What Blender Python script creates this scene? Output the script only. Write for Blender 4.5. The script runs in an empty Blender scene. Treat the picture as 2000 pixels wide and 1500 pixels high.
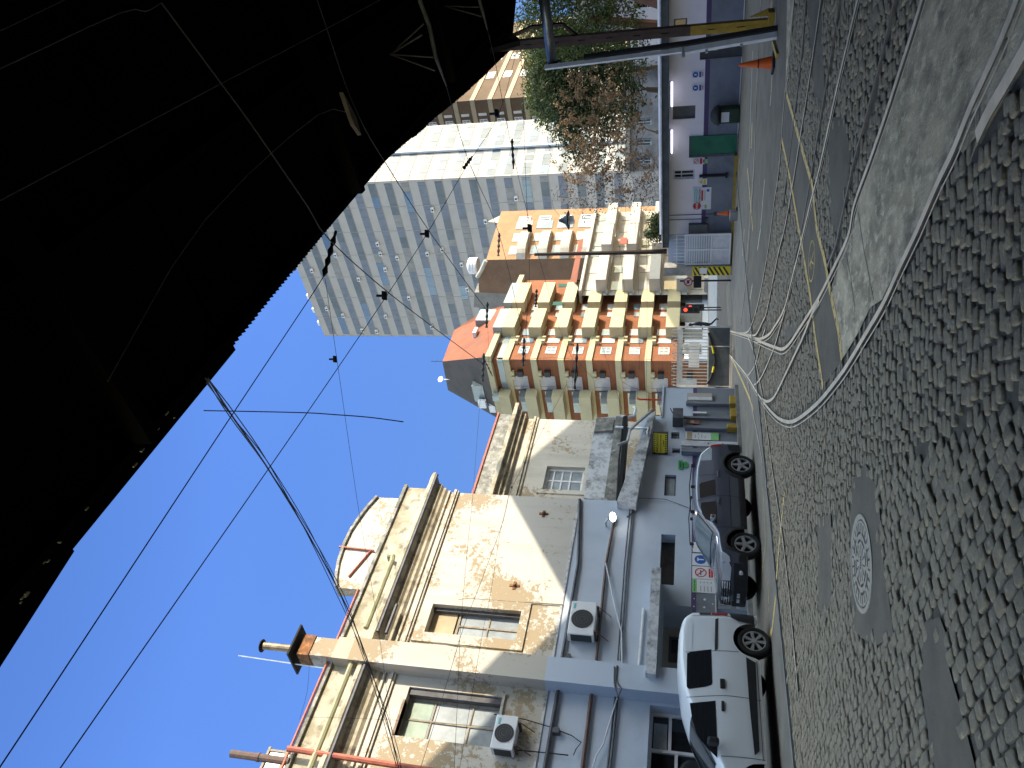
import bpy, bmesh, math, random
import numpy as np
from mathutils import Vector, Matrix
from mathutils.noise import noise as pnoise
random.seed(7); rng = np.random.default_rng(7)
SC = bpy.context.scene; COL = SC.collection
R = math.radians
# ---------------------------------------------------------------- camera (photograph is a portrait frame lying on its side)
FPX = 1500.0; PIT = R(12.97); ROL = R(.995); YAW = R(37.08); EYE = 1.65
fw = Vector((0, math.cos(PIT), math.sin(PIT))); u0_ = Vector((0, -math.sin(PIT), math.cos(PIT))); r0_ = Vector((1, 0, 0))
rt = math.cos(ROL)*r0_ + math.sin(ROL)*u0_; up = -math.sin(ROL)*r0_ + math.cos(ROL)*u0_
CAM = Vector((0, 0, EYE))
cd = bpy.data.cameras.new('camera'); cam = bpy.data.objects.new('camera', cd); COL.objects.link(cam)
cd.sensor_width = 36; cd.lens = 27; cd.clip_start = .05; cd.clip_end = 3000
mx = Matrix.Identity(4)
for i, v in enumerate((-up, rt, -fw)):
    for k in range(3): mx[k][i] = v[k]
mx.translation = CAM; cam.matrix_world = mx; SC.camera = cam
def ray(x, y): return fw + rt*((750-y)/FPX) - up*((x-1000)/FPX)
def G(x, y, z=0.0):
    d = ray(x, y); return CAM + d*((z-EYE)/d.z)
def DY(x, y, Y):
    d = ray(x, y); return CAM + d*(Y/d.y)
A_ = Vector((math.sin(YAW), math.cos(YAW), 0)); N_ = Vector((math.cos(YAW), -math.sin(YAW), 0)); Z_ = Vector((0, 0, 1))
def AN(a, n, z=0.0): return A_*a + N_*n + Z_*z
# ---------------------------------------------------------------- light
SUN_H = (N_*math.cos(R(30)) + A_*math.sin(R(30))).normalized(); SUN_E = R(28.7)
w = bpy.data.worlds.new('World'); SC.world = w; w.use_nodes = True
nt = w.node_tree; sky = nt.nodes.new('ShaderNodeTexSky'); sky.sky_type = 'NISHITA'; sky.sun_disc = False
sky.sun_elevation = SUN_E; sky.sun_rotation = math.atan2(SUN_H.x, SUN_H.y); sky.air_density = 1.0; sky.dust_density = .3; sky.ozone_density = 2.0
def wn(k, **a): n = nt.nodes.new(k); [setattr(n, q, v) for q, v in a.items()]; return n
# clear winter sky: deep blue a quarter turn away from the sun, brighter towards and opposite it (Rayleigh phase)
wc = wn('ShaderNodeTexCoord'); wd = wn('ShaderNodeVectorMath', operation='DOT_PRODUCT'); nt.links.new(wc.outputs['Generated'], wd.inputs[0])
wd.inputs[1].default_value = SUN_H*math.cos(SUN_E)+Vector((0, 0, math.sin(SUN_E)))
wm_ = wn('ShaderNodeMath', operation='MULTIPLY'); nt.links.new(wd.outputs['Value'], wm_.inputs[0]); nt.links.new(wd.outputs['Value'], wm_.inputs[1])
def ramp(src, a, b, c, d, smooth=True):
    n = wn('ShaderNodeMapRange'); n.interpolation_type = 'SMOOTHSTEP' if smooth else 'LINEAR'; nt.links.new(src, n.inputs[0])
    for i, v in enumerate((a, b, c, d)): n.inputs[i+1].default_value = v
    return n.outputs[0]
sx_ = wn('ShaderNodeSeparateXYZ'); nt.links.new(wc.outputs['Generated'], sx_.inputs[0]); zen = ramp(sx_.outputs[2], .74, .93, 0, 1)  # overhead sky out of view, brightened and warmed to light the shaded ground
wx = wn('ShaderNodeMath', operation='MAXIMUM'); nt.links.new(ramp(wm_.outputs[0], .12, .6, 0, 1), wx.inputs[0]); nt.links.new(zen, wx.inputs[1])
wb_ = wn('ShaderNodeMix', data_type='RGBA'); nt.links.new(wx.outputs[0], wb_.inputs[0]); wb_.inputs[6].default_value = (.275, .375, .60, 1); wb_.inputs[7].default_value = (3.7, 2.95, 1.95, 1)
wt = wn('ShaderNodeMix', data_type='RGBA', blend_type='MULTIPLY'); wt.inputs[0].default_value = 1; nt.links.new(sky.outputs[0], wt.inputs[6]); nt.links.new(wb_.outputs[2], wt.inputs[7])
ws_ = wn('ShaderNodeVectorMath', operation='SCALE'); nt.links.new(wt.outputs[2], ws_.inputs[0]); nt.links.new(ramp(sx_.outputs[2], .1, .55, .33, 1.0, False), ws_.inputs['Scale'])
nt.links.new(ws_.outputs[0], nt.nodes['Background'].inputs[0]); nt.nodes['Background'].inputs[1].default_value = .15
sl = bpy.data.lights.new('sun', 'SUN'); sl.energy = 2.05; sl.angle = R(.5); sl.color = (1, .88, .70)
so = bpy.data.objects.new('sun', sl); COL.objects.link(so)
sd = SUN_H*math.cos(SUN_E) + Z_*math.sin(SUN_E); so.rotation_euler = sd.to_track_quat('Z', 'Y').to_euler(); so.location = sd*60
SC.view_settings.view_transform = 'Standard'; SC.view_settings.look = 'None'; SC.view_settings.exposure = 1.9; SC.view_settings.gamma = 1
# ---------------------------------------------------------------- mesh helpers
class MB:
    def __init__(s): s.v = []; s.f = []; s.m = []
    def poly(s, pts, m=0):
        b = len(s.v); s.v += [tuple(p) for p in pts]; s.f.append(tuple(range(b, b+len(pts)))); s.m.append(m); return s
    def add(s, vs, fs, m=0):
        b = len(s.v); s.v += [tuple(p) for p in vs]
        for f in fs: s.f.append(tuple(b+i for i in f)); s.m.append(m)
        return s
    def obox(s, o, e1, e2, e3, m=0):
        o = Vector(o); c = [o, o+e1, o+e1+e2, o+e2, o+e3, o+e1+e3, o+e1+e2+e3, o+e2+e3]
        return s.add(c, [(3, 2, 1, 0), (4, 5, 6, 7), (0, 1, 5, 4), (1, 2, 6, 5), (2, 3, 7, 6), (3, 0, 4, 7)], m)
    def fbox(s, F, u0, u1, z0, z1, d0, d1, m=0):
        return s.obox(F.P(u0, z0, d0), F.u*(u1-u0), F.n*-(d0-d1), Z_*(z1-z0), m)
    def prism(s, pts, vec, m=0):
        n = len(pts); pts = [Vector(p) for p in pts]; q = [p+vec for p in pts]
        return s.add(pts+q, [tuple(range(n))[::-1], tuple(range(n, 2*n))] + [(i, (i+1) % n, n+(i+1) % n, n+i) for i in range(n)], m)
    def tube(s, pts, r, n=6, m=0, cap=True):
        pts = [Vector(p) for p in pts]; k = len(pts); rs = r if hasattr(r, '__len__') else [r]*k
        ref = None; vs = []
        for i, p in enumerate(pts):
            t = (pts[min(i+1, k-1)]-pts[max(i-1, 0)]).normalized()
            if ref is None: ref = t.orthogonal().normalized()
            e = (ref - t*ref.dot(t)); e = e.normalized() if e.length > 1e-5 else t.orthogonal().normalized(); ref = e
            g = t.cross(e)
            for j in range(n):
                a = 2*math.pi*j/n; vs.append(p + (e*math.cos(a)+g*math.sin(a))*rs[i])
        fs = [(i*n+j, i*n+(j+1) % n, (i+1)*n+(j+1) % n, (i+1)*n+j) for i in range(k-1) for j in range(n)]
        if cap: fs += [tuple(range(n))[::-1], tuple((k-1)*n+j for j in range(n))]
        return s.add(vs, fs, m)
    def lathe(s, o, ax, prof, n=16, m=0, caps=True):
        ax = Vector(ax).normalized(); e = ax.orthogonal().normalized(); g = ax.cross(e); o = Vector(o); k = len(prof)
        vs = [o + ax*h + (e*math.cos(2*math.pi*j/n)+g*math.sin(2*math.pi*j/n))*r for r, h in prof for j in range(n)]
        fs = [(i*n+j, i*n+(j+1) % n, (i+1)*n+(j+1) % n, (i+1)*n+j) for i in range(k-1) for j in range(n)]
        if caps: fs += [tuple(range(n))[::-1], tuple((k-1)*n+j for j in range(n))]
        return s.add(vs, fs, m)
    def grid(s, rows, m=0, closed=False):
        k = len(rows[0]); b = [p for r_ in rows for p in r_]
        return s.add(b, [(i*k+j, i*k+j+1, (i+1)*k+j+1, (i+1)*k+j) for i in range(len(rows)-1) for j in range(k-1)], m)
    def wall(s, F, u0, u1, z0, z1, holes=(), d=0.0, rev=.22, m=0, mr=None):
        us = sorted({u0, u1, *[h[0] for h in holes], *[h[1] for h in holes]}); zs = sorted({z0, z1, *[h[2] for h in holes], *[h[3] for h in holes]})
        us = [q for q in us if u0-1e-6 <= q <= u1+1e-6]; zs = [q for q in zs if z0-1e-6 <= q <= z1+1e-6]
        for i in range(len(us)-1):
            for j in range(len(zs)-1):
                cu = (us[i]+us[i+1])/2; cz = (zs[j]+zs[j+1])/2
                if any(h[0] < cu < h[1] and h[2] < cz < h[3] for h in holes): continue
                s.poly([F.P(us[i], zs[j], d), F.P(us[i+1], zs[j], d), F.P(us[i+1], zs[j+1], d), F.P(us[i], zs[j+1], d)], m)
        mr = m if mr is None else mr
        for a, b, c, e in holes:
            q = [(a, c), (b, c), (b, e), (a, e)]
            for i in range(4):
                (x1, y1), (x2, y2) = q[i], q[(i+1) % 4]
                s.poly([F.P(x1, y1, d), F.P(x1, y1, d-rev), F.P(x2, y2, d-rev), F.P(x2, y2, d)], mr)
        return s
    def build(s, name, mats, parent=None, smooth=False, bevel=0, merge=False):
        me = bpy.data.meshes.new(name); me.from_pydata(s.v, [], s.f)
        mats = mats if isinstance(mats, (list, tuple)) else [mats]
        for q in mats: me.materials.append(q)
        if len(mats) > 1: me.polygons.foreach_set('material_index', s.m)
        if merge or bevel:
            bm = bmesh.new(); bm.from_mesh(me); bmesh.ops.remove_doubles(bm, verts=bm.verts, dist=1e-4)
            bmesh.ops.recalc_face_normals(bm, faces=bm.faces); bm.to_mesh(me); bm.free()
        if smooth: me.polygons.foreach_set('use_smooth', [True]*len(me.polygons))
        me.update()
        o = bpy.data.objects.new(name, me); COL.objects.link(o)
        if parent is not None: adopt(o, parent)
        if bevel:
            b = o.modifiers.new('b', 'BEVEL'); b.width = bevel; b.segments = 2; b.limit_method = 'ANGLE'
        return o
def adopt(o, parent):
    o.parent = parent; o.matrix_parent_inverse = Matrix.Translation(parent.location if parent.type == 'EMPTY' else (0, 0, 0)).inverted()
def tag(o, label=None, cat=None, group=None, kind=None):
    for k, v in (('label', label), ('category', cat), ('group', group), ('kind', kind)):
        if v: o[k] = v
    return o
def thing(name, label, cat, loc=(0, 0, 0), group=None):
    o = bpy.data.objects.new(name, None); COL.objects.link(o); o.location = loc; o.empty_display_size = .2
    return tag(o, label, cat, group)
def one(name, mb, mats, label, cat, group=None, **k): return tag(mb.build(name, mats, **k), label, cat, group)
def struct(name, mb, mats, **k): return tag(mb.build(name, mats, **k), kind='structure')
def copy_thing(root, loc, label, name=None):
    def rec(o, par):
        c = o.copy(); COL.objects.link(c)
        if par is not None: c.parent = par; c.matrix_parent_inverse = o.matrix_parent_inverse.copy()
        for ch in list(o.children): rec(ch, c)
        return c
    r = rec(root, None); r.location = loc; r['label'] = label; return r
class Fr:
    def __init__(s, o, head):
        s.o = Vector(o); h = R(head); s.u = Vector((math.sin(h), math.cos(h), 0)); s.n = Vector((math.cos(h), -math.sin(h), 0))
    def P(s, u, z, d=0.0): return s.o + s.u*u + s.n*d + Z_*z
    def px(s, x, y, d=0.0):
        r_ = ray(x, y); o = s.o + s.n*d; p = CAM + r_*((o-CAM).dot(s.n)/r_.dot(s.n)); q = p-s.o
        return q.dot(s.u), q.z
    def U(s, x, y, d=0.0): return s.px(x, y, d)[0]
    def Zp(s, x, y, d=0.0): return s.px(x, y, d)[1]
def txt(F, u, z, d, body, size, mat, parent, align='CENTER', name='lettering', sx=1.0):
    c = bpy.data.curves.new(name, 'FONT'); c.body = body; c.size = size; c.align_x = align; c.align_y = 'CENTER'; c.extrude = .001; c.offset = size*.022
    c.resolution_u = 3
    o = bpy.data.objects.new(name, c); COL.objects.link(o); c.materials.append(mat)
    m_ = Matrix.Identity(4)
    for i, v in enumerate((F.u*sx, Z_, F.n)):
        for k in range(3): m_[k][i] = v[k]
    m_.translation = F.P(u, z, d); bpy.context.view_layer.update()
    me = bpy.data.meshes.new_from_object(o.evaluated_get(bpy.context.evaluated_depsgraph_get())); bpy.data.objects.remove(o); me.transform(m_); me.name = name
    o = bpy.data.objects.new(name, me); COL.objects.link(o); adopt(o, parent)
    return o
def disc(F, u, z, d, r_, n=24, sc=1.0): return [F.P(u+r_*math.cos(2*math.pi*i/n), z+sc*r_*math.sin(2*math.pi*i/n), d) for i in range(n)]
def ring(mb, F, u, z, d, r1, r2, n=24, m=0):
    for i in range(n):
        a, b = 2*math.pi*i/n, 2*math.pi*(i+1)/n
        mb.poly([F.P(u+r1*math.cos(a), z+r1*math.sin(a), d), F.P(u+r2*math.cos(a), z+r2*math.sin(a), d), F.P(u+r2*math.cos(b), z+r2*math.sin(b), d), F.P(u+r1*math.cos(b), z+r1*math.sin(b), d)], m)
# ---------------------------------------------------------------- materials
def mat(name, c1, c2=None, sc=4, lo=.42, hi=.62, rough=.85, metal=0, bump=0, bsc=30, spec=.3, c3=None, sc3=1, lo3=.5, hi3=.7, det=8, stretch=None, alpha=1, emit=0, coat=0):
    m = bpy.data.materials.new(name); m.use_nodes = True; t = m.node_tree; b = t.nodes['Principled BSDF']; L = t.links.new
    b.inputs['Base Color'].default_value = (*c1, 1); b.inputs['Roughness'].default_value = rough; b.inputs['Metallic'].default_value = metal
    b.inputs['Specular IOR Level'].default_value = spec
    if coat: b.inputs['Coat Weight'].default_value = coat; b.inputs['Coat Roughness'].default_value = .05
    if emit: b.inputs['Emission Color'].default_value = (*c1, 1); b.inputs['Emission Strength'].default_value = emit
    if alpha < 1: b.inputs['Alpha'].default_value = alpha
    tc = t.nodes.new('ShaderNodeTexCoord'); vec = tc.outputs['Object']
    if stretch:
        mp = t.nodes.new('ShaderNodeMapping'); mp.inputs['Scale'].default_value = stretch; L(vec, mp.inputs[0]); vec = mp.outputs[0]
    def nz(scale, lo, hi, det=8):
        n = t.nodes.new('ShaderNodeTexNoise'); n.inputs['Scale'].default_value = scale; n.inputs['Detail'].default_value = det; n.inputs['Roughness'].default_value = .65
        L(vec, n.inputs['Vector']); r_ = t.nodes.new('ShaderNodeMapRange'); r_.inputs[1].default_value = lo; r_.inputs[2].default_value = hi; L(n.outputs[0], r_.inputs[0]); return r_.outputs[0], n.outputs[0]
    out = None
    if c2:
        f, _ = nz(sc, lo, hi, det); mix = t.nodes.new('ShaderNodeMix'); mix.data_type = 'RGBA'
        mix.inputs[6].default_value = (*c1, 1); mix.inputs[7].default_value = (*c2, 1); L(f, mix.inputs[0]); out = mix.outputs[2]
        if c3:
            f3, _ = nz(sc3, lo3, hi3, det); m3 = t.nodes.new('ShaderNodeMix'); m3.data_type = 'RGBA'; L(out, m3.inputs[6]); m3.inputs[7].default_value = (*c3, 1); L(f3, m3.inputs[0]); out = m3.outputs[2]
        L(out, b.inputs['Base Color'])
    if bump:
        _, h = nz(bsc, 0, 1); bp = t.nodes.new('ShaderNodeBump'); bp.inputs['Strength'].default_value = bump; bp.inputs['Distance'].default_value = .02; L(h, bp.inputs['Height']); L(bp.outputs[0], b.inputs['Normal'])
    return m
def peel(name, paint, under, grime, amt=.5):
    """old paint flaking off tan render: a broad mask decides where, a fine one gives the flakes their edges"""
    m = mat(name, paint, grime, sc=1.6, lo=.46, hi=.75, rough=.9, spec=.2, stretch=(1, 1, .16)); t = m.node_tree; L = t.links.new; b = t.nodes['Principled BSDF']
    tc = [n for n in t.nodes if n.type == 'TEX_COORD'][0].outputs['Object']
    def nz(s, d, r_): n = t.nodes.new('ShaderNodeTexNoise'); n.inputs['Scale'].default_value = s; n.inputs['Detail'].default_value = d; n.inputs['Roughness'].default_value = r_; L(tc, n.inputs['Vector']); return n.outputs[0]
    def ma(op, a, c): n = t.nodes.new('ShaderNodeMath'); n.operation = op; (L(a, n.inputs[0]) if not isinstance(a, float) else n.inputs[0].__setattr__('default_value', a)); (L(c, n.inputs[1]) if not isinstance(c, float) else n.inputs[1].__setattr__('default_value', c)); return n.outputs[0]
    big = nz(.55, 2, .5); fine = nz(7.5, 9, .75)
    s = ma('ADD', ma('MULTIPLY', big, .95), ma('MULTIPLY', fine, 1.0))
    r_ = t.nodes.new('ShaderNodeMapRange'); r_.inputs[1].default_value = amt; r_.inputs[2].default_value = amt+.02; L(s, r_.inputs[0])
    mix = t.nodes.new('ShaderNodeMix'); mix.data_type = 'RGBA'; L(b.inputs['Base Color'].links[0].from_socket, mix.inputs[6]); mix.inputs[7].default_value = (*under, 1); L(r_.outputs[0], mix.inputs[0]); L(mix.outputs[2], b.inputs['Base Color'])
    bp = t.nodes.new('ShaderNodeBump'); bp.inputs['Strength'].default_value = .5; bp.inputs['Distance'].default_value = .012; bp.invert = True; L(r_.outputs[0], bp.inputs['Height']); L(bp.outputs[0], b.inputs['Normal'])
    return m
def bricks(name, c1, c2, mortar, scale, bw=.24, bh=.075):
    """brick bond laid in the wall's own plane (rotated object coordinates)"""
    m = bpy.data.materials.new(name); m.use_nodes = True; t = m.node_tree; b = t.nodes['Principled BSDF']; L = t.links.new
    tc = t.nodes.new('ShaderNodeTexCoord'); sp = t.nodes.new('ShaderNodeSeparateXYZ'); L(tc.outputs['Object'], sp.inputs[0])
    ad = t.nodes.new('ShaderNodeMath'); L(sp.outputs[0], ad.inputs[0]); L(sp.outputs[1], ad.inputs[1])
    cb = t.nodes.new('ShaderNodeCombineXYZ'); L(ad.outputs[0], cb.inputs[0]); L(sp.outputs[2], cb.inputs[1])
    br = t.nodes.new('ShaderNodeTexBrick'); br.inputs['Scale'].default_value = scale; br.inputs['Color1'].default_value = (*c1, 1); br.inputs['Color2'].default_value = (*c2, 1); br.inputs['Mortar'].default_value = (*mortar, 1)
    br.inputs['Brick Width'].default_value = bw; br.inputs['Row Height'].default_value = bh; br.inputs['Mortar Size'].default_value = .008; L(cb.outputs[0], br.inputs['Vector'])
    n = t.nodes.new('ShaderNodeTexNoise'); n.inputs['Scale'].default_value = .6; n.inputs['Detail'].default_value = 6; L(tc.outputs['Object'], n.inputs['Vector'])
    mr = t.nodes.new('ShaderNodeMapRange'); mr.inputs[1].default_value = .35; mr.inputs[2].default_value = .7; mr.inputs[3].default_value = .8; mr.inputs[4].default_value = 1.15; L(n.outputs[0], mr.inputs[0])
    mu = t.nodes.new('ShaderNodeMix'); mu.data_type = 'RGBA'; mu.blend_type = 'MULTIPLY'; mu.inputs[0].default_value = 1; L(br.outputs[0], mu.inputs[6]); L(mr.outputs[0], mu.inputs[7]); L(mu.outputs[2], b.inputs['Base Color'])
    b.inputs['Roughness'].default_value = .9; return m
m_plaster = peel('flaking_paint', (.51, .485, .43), (.33, .265, .175), (.41, .375, .31), 1.015)
m_plaster2 = peel('flaking_paint_rear', (.50, .47, .405), (.32, .255, .17), (.37, .34, .285), 1.045)
m_lower = mat('lower_white_paint', (.45, .51, .59), (.39, .44, .51), sc=1.2, lo=.5, hi=.8, rough=.7, bump=.12, bsc=6, c3=(.40, .43, .46), sc3=9, lo3=.68, hi3=.75)  # white paint with the blue of the shade mixed into its colour
m_stone = mat('weathered_parapet', (.44, .40, .31), (.28, .245, .17), sc=1.6, lo=.45, hi=.62, bump=.3, bsc=12, c3=(.15, .13, .10), sc3=3.6, lo3=.51, hi3=.68)
m_moss = mat('mossy_ledge', (.30, .29, .26), (.14, .14, .12), sc=3, lo=.4, hi=.6, bump=.5, bsc=12, c3=(.48, .46, .43), sc3=5, lo3=.55, hi3=.7)
m_fascia = mat('stained_fascia', (.55, .56, .57), (.20, .20, .20), sc=2.2, lo=.5, hi=.62, bump=.3, bsc=14, c3=(.38, .39, .4), sc3=6, lo3=.5, hi3=.6)
m_wood = mat('grey_wood_frame', (.30, .255, .195), (.20, .17, .13), sc=6, rough=.8)
m_woodb = mat('brown_wood_frame', (.29, .20, .14), (.17, .12, .09), sc=7, rough=.75)
m_whitewood = mat('white_painted_frame', (.66, .66, .66), (.56, .55, .53), sc=6, rough=.6)
m_glass = mat('window_glass', (.10, .13, .15), (.16, .19, .20), sc=.8, lo=.4, hi=.65, rough=.06, spec=.8)
m_glassd = mat('dark_window_glass', (.015, .017, .02), rough=.05, spec=.7)
m_glassw = mat('dusty_window_glass', (.30, .34, .36), (.22, .25, .27), sc=2, rough=.22, spec=.6)
m_board = mat('cream_board', (.45, .38, .25), (.39, .32, .21), sc=2, rough=.8)
m_greenish = mat('faded_green_blind', (.33, .40, .33), (.27, .33, .28), sc=3, rough=.7)
m_redmetal = mat('red_painted_metal', (.42, .12, .07), (.30, .09, .06), sc=6, rough=.6)
m_paleg = mat('pale_green_pipe', (.33, .32, .20), (.26, .25, .16), sc=3, rough=.7, c3=(.28, .25, .17), sc3=9, lo3=.6, hi3=.7)
m_conduit = mat('grey_conduit', (.10, .10, .11), (.06, .06, .065), sc=5, rough=.6)
m_rustpipe = mat('rusty_pipe', (.15, .09, .07), (.09, .07, .06), sc=5, rough=.75)
m_cable = mat('black_cable', (.012, .012, .014), rough=.55)
m_wire = mat('weathered_wire', (.03, .024, .022), rough=.6)
m_wirew = mat('white_cable', (.55, .56, .58), rough=.6)
m_ac = mat('air_conditioner_white', (.70, .71, .71), (.64, .65, .66), sc=4, rough=.45)
m_acd = mat('fan_grille_dark', (.04, .042, .045), rough=.5)
m_rust = mat('rusted_sheet', (.24, .10, .04), (.10, .06, .04), sc=5, rough=.9, c3=(.40, .20, .08), sc3=9)
m_black = mat('soot_black', (.01, .01, .011), rough=.8)
m_purple = mat('purple_stripe', (.085, .062, .15), (.075, .055, .13), sc=3, rough=.6)
m_wains = mat('grey_wainscot', (.20, .22, .25), (.15, .165, .19), sc=1.6, lo=.4, hi=.7, rough=.6, bump=.08, bsc=5, c3=(.10, .11, .13), sc3=.9, lo3=.58, hi3=.78)
m_white = mat('white_panel', (.70, .71, .72), (.66, .67, .68), sc=3, rough=.45)
m_beige = mat('beige_recess', (.42, .38, .33), (.36, .32, .28), sc=2)
m_conc = mat('grey_concrete', (.33, .32, .30), (.24, .23, .22), sc=2.5, bump=.25, bsc=18, c3=(.14, .135, .13), sc3=1.4, lo3=.55, hi3=.75)
m_steel = mat('galvanised_steel', (.42, .43, .44), (.33, .34, .35), sc=6, rough=.42, metal=.6)
m_paintsteel = mat('light_grey_painted_post', (.60, .61, .63), (.50, .51, .53), sc=5, rough=.5)
m_yellow = mat('yellow_paint', (.38, .25, .035), (.30, .20, .03), sc=6, rough=.6, c3=(.22, .15, .05), sc3=8, lo3=.6, hi3=.7)
m_signy = mat('sign_yellow', (.62, .50, .03), rough=.5)
m_ink = mat('sign_black', (.02, .02, .02), rough=.5)
m_red = mat('sign_red', (.50, .03, .03), rough=.5)
m_blue = mat('sign_blue', (.02, .10, .36), rough=.5)
m_green = mat('sign_green', (.05, .35, .10), rough=.5)
m_lgreen = mat('sign_light_green', (.25, .55, .22), rough=.5)
m_teal = mat('sign_teal', (.16, .46, .48), rough=.5)
m_grey = mat('sign_grey', (.30, .31, .32), rough=.5)
m_rubber = mat('tyre_rubber', (.014, .014, .015), (.022, .021, .02), sc=8, rough=.8)
m_rim = mat('alloy_rim', (.50, .51, .53), rough=.32, metal=.75)
m_whitecar = mat('white_car_paint', (.68, .70, .72), rough=.28, spec=.5, coat=.6)
m_greycar = mat('dark_grey_car_paint', (.075, .088, .12), rough=.26, metal=.25, spec=.5, coat=.8)
m_cladding = mat('black_plastic_cladding', (.018, .019, .021), (.028, .029, .03), sc=12, rough=.6)
m_chrome = mat('chrome_trim', (.60, .61, .63), rough=.15, metal=1)
m_taill = mat('red_tail_lamp', (.30, .012, .012), rough=.15, spec=.7)
m_headl = mat('clear_headlamp', (.62, .65, .70), rough=.08, spec=.9)
m_liner = mat('under_body_black', (.006, .006, .006), rough=.9)
m_lit = mat('lamp_lit', (1, .97, .9), emit=9)
m_tubelit = mat('fluorescent_tube_lit', (.78, .78, 1), emit=.9)
m_redlit = mat('red_signal_lit', (1, .05, .02), emit=.8)
# ================================================================ left building
LF = Fr(N_*-16.8, math.degrees(YAW))
def window(F, par, u0, u1, z0, z1, d, cols, rows, mf, mg, bar=.05, dep=.05, name='window', rws=None, odd=None):
    f = MB(); p = MB()
    f.fbox(F, u0, u1, z1-bar*1.3, z1, d, d+dep); f.fbox(F, u0, u1, z0, z0+bar*1.3, d, d+dep)
    f.fbox(F, u0, u0+bar*1.3, z0+bar*1.3, z1-bar*1.3, d, d+dep); f.fbox(F, u1-bar*1.3, u1, z0+bar*1.3, z1-bar*1.3, d, d+dep)
    for i in range(1, cols):
        c = u0+(u1-u0)*i/cols; f.fbox(F, c-bar/2, c+bar/2, z0+bar*1.3, z1-bar*1.3, d+.004, d+dep-.004)
    for j in (rws or [k/rows for k in range(1, rows)]):
        c = z0+(z1-z0)*j; f.fbox(F, u0+bar*1.3, u1-bar*1.3, c-bar*.4, c+bar*.4, d+.008, d+dep-.008)
    p.poly([F.P(u0+.02, z0+.02, d+.015), F.P(u1-.02, z0+.02, d+.015), F.P(u1-.02, z1-.02, d+.015), F.P(u0+.02, z1-.02, d+.015)])
    w_ = f.build(name, mf, par)
    q = p.build('pane', mg, w_)
    q.parent = w_; return w_
def bar_quad(F, pts, d): return [F.P(*F.px(x, y, d), d) for x, y in pts]
lb = thing('plastered_building', 'two storey cream depot office with flaking paint and curved attic behind the parked van', 'building', LF.P(10, 0))
cr = 16.48
w1 = (LF.U(831, 1236), LF.U(846, 1181), LF.Zp(1013, 1223), LF.Zp(838, 1208))
w2 = (LF.U(772, 1436), LF.U(797, 1341), LF.Zp(970, 1420), LF.Zp(785, 1388))
ent = (LF.U(1300, 1322), LF.U(1300, 1181), 0.0, 2.2); gar = (4.0, LF.U(1271, 1377), 0.0, 2.40); slot = (13.48, 15.26, 1.95, 2.34)
b = MB(); b.wall(LF, 2.0, cr, 4.86, 9.3, [w1, w2], rev=.28)
b.build('upper_wall', m_plaster, lb)
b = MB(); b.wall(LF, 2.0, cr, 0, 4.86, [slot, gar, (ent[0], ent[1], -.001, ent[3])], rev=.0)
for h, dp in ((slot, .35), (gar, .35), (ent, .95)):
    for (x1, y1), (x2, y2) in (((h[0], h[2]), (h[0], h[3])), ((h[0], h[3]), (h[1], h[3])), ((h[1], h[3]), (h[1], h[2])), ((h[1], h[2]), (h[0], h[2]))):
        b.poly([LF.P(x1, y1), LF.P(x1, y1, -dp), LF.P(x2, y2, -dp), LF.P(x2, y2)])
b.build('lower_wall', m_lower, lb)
b = MB(); b.fbox(LF, 2, cr, 4.80, 4.86, .001, .03); b.build('string_course', m_fascia, lb)
# body behind the front (end walls, flat roof, dark rooms)
b = MB(); b.poly([LF.P(cr, 0), LF.P(cr, 0, -9), LF.P(cr, 10.3, -9), LF.P(cr, 10.3)]); b.poly([LF.P(2, 0), LF.P(2, 10.3), LF.P(2, 10.3, -9), LF.P(2, 0, -9)])
b.build('end_wall', m_plaster, lb)
b = MB(); b.poly([LF.P(2, 10.28), LF.P(cr, 10.28), LF.P(cr, 10.28, -9), LF.P(2, 10.28, -9)]); b.build('roof', m_conc, lb)
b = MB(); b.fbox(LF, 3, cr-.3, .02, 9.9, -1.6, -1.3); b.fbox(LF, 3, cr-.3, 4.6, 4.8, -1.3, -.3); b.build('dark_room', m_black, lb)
# parapet and cornice
b = MB(); b.fbox(LF, 2, cr+.06, 9.68, 10.40, -.35, .06); b.build('parapet', m_stone, lb)
b = MB()
prof = [(.0, 9.02), (.08, 9.10), (.08, 9.18), (.15, 9.24), (.15, 9.34), (.24, 9.40), (.36, 9.50), (.36, 9.58), (.30, 9.64), (.0, 9.72)]
pts1 = [LF.P(2, z, d) for d, z in prof]; pts2 = [LF.P(cr+d*1.4, z, d) for d, z in prof]
for i in range(len(prof)-1): b.poly([pts1[i], pts2[i], pts2[i+1], pts1[i+1]])
pts3 = [LF.P(cr+d*1.4, z, -2.0) for d, z in prof]
for i in range(len(prof)-1): b.poly([pts2[i], pts3[i], pts3[i+1], pts2[i+1]])
b.build('cornice', m_stone, lb)
b = MB(); b.fbox(LF, 2, cr+.05, 8.72, 8.80, -.02, .10); b.fbox(LF, 2, cr+.03, 8.66, 8.72, -.02, .06); b.fbox(LF, 2, cr+.03, 8.94, 9.0, -.02, .06); b.build('moulding', m_plaster2, lb)
b = MB(); b.fbox(LF, 2, cr+.14, 10.40, 10.50, -.40, .14); b.build('coping', m_moss, lb)
ats = [(12.52, 11.24), (12.9, 11.39), (13.4, 11.52), (14.06, 11.60), (14.6, 11.60), (15.07, 11.53), (15.6, 11.42), (16.1, 11.25)]
b = MB(); b.prism([LF.P(u, z) for u, z in [(12.52, 10.5)]+ats+[(16.1, 10.5)]], LF.n*-.35); b.build('attic', m_plaster, lb)
b = MB()
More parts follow.
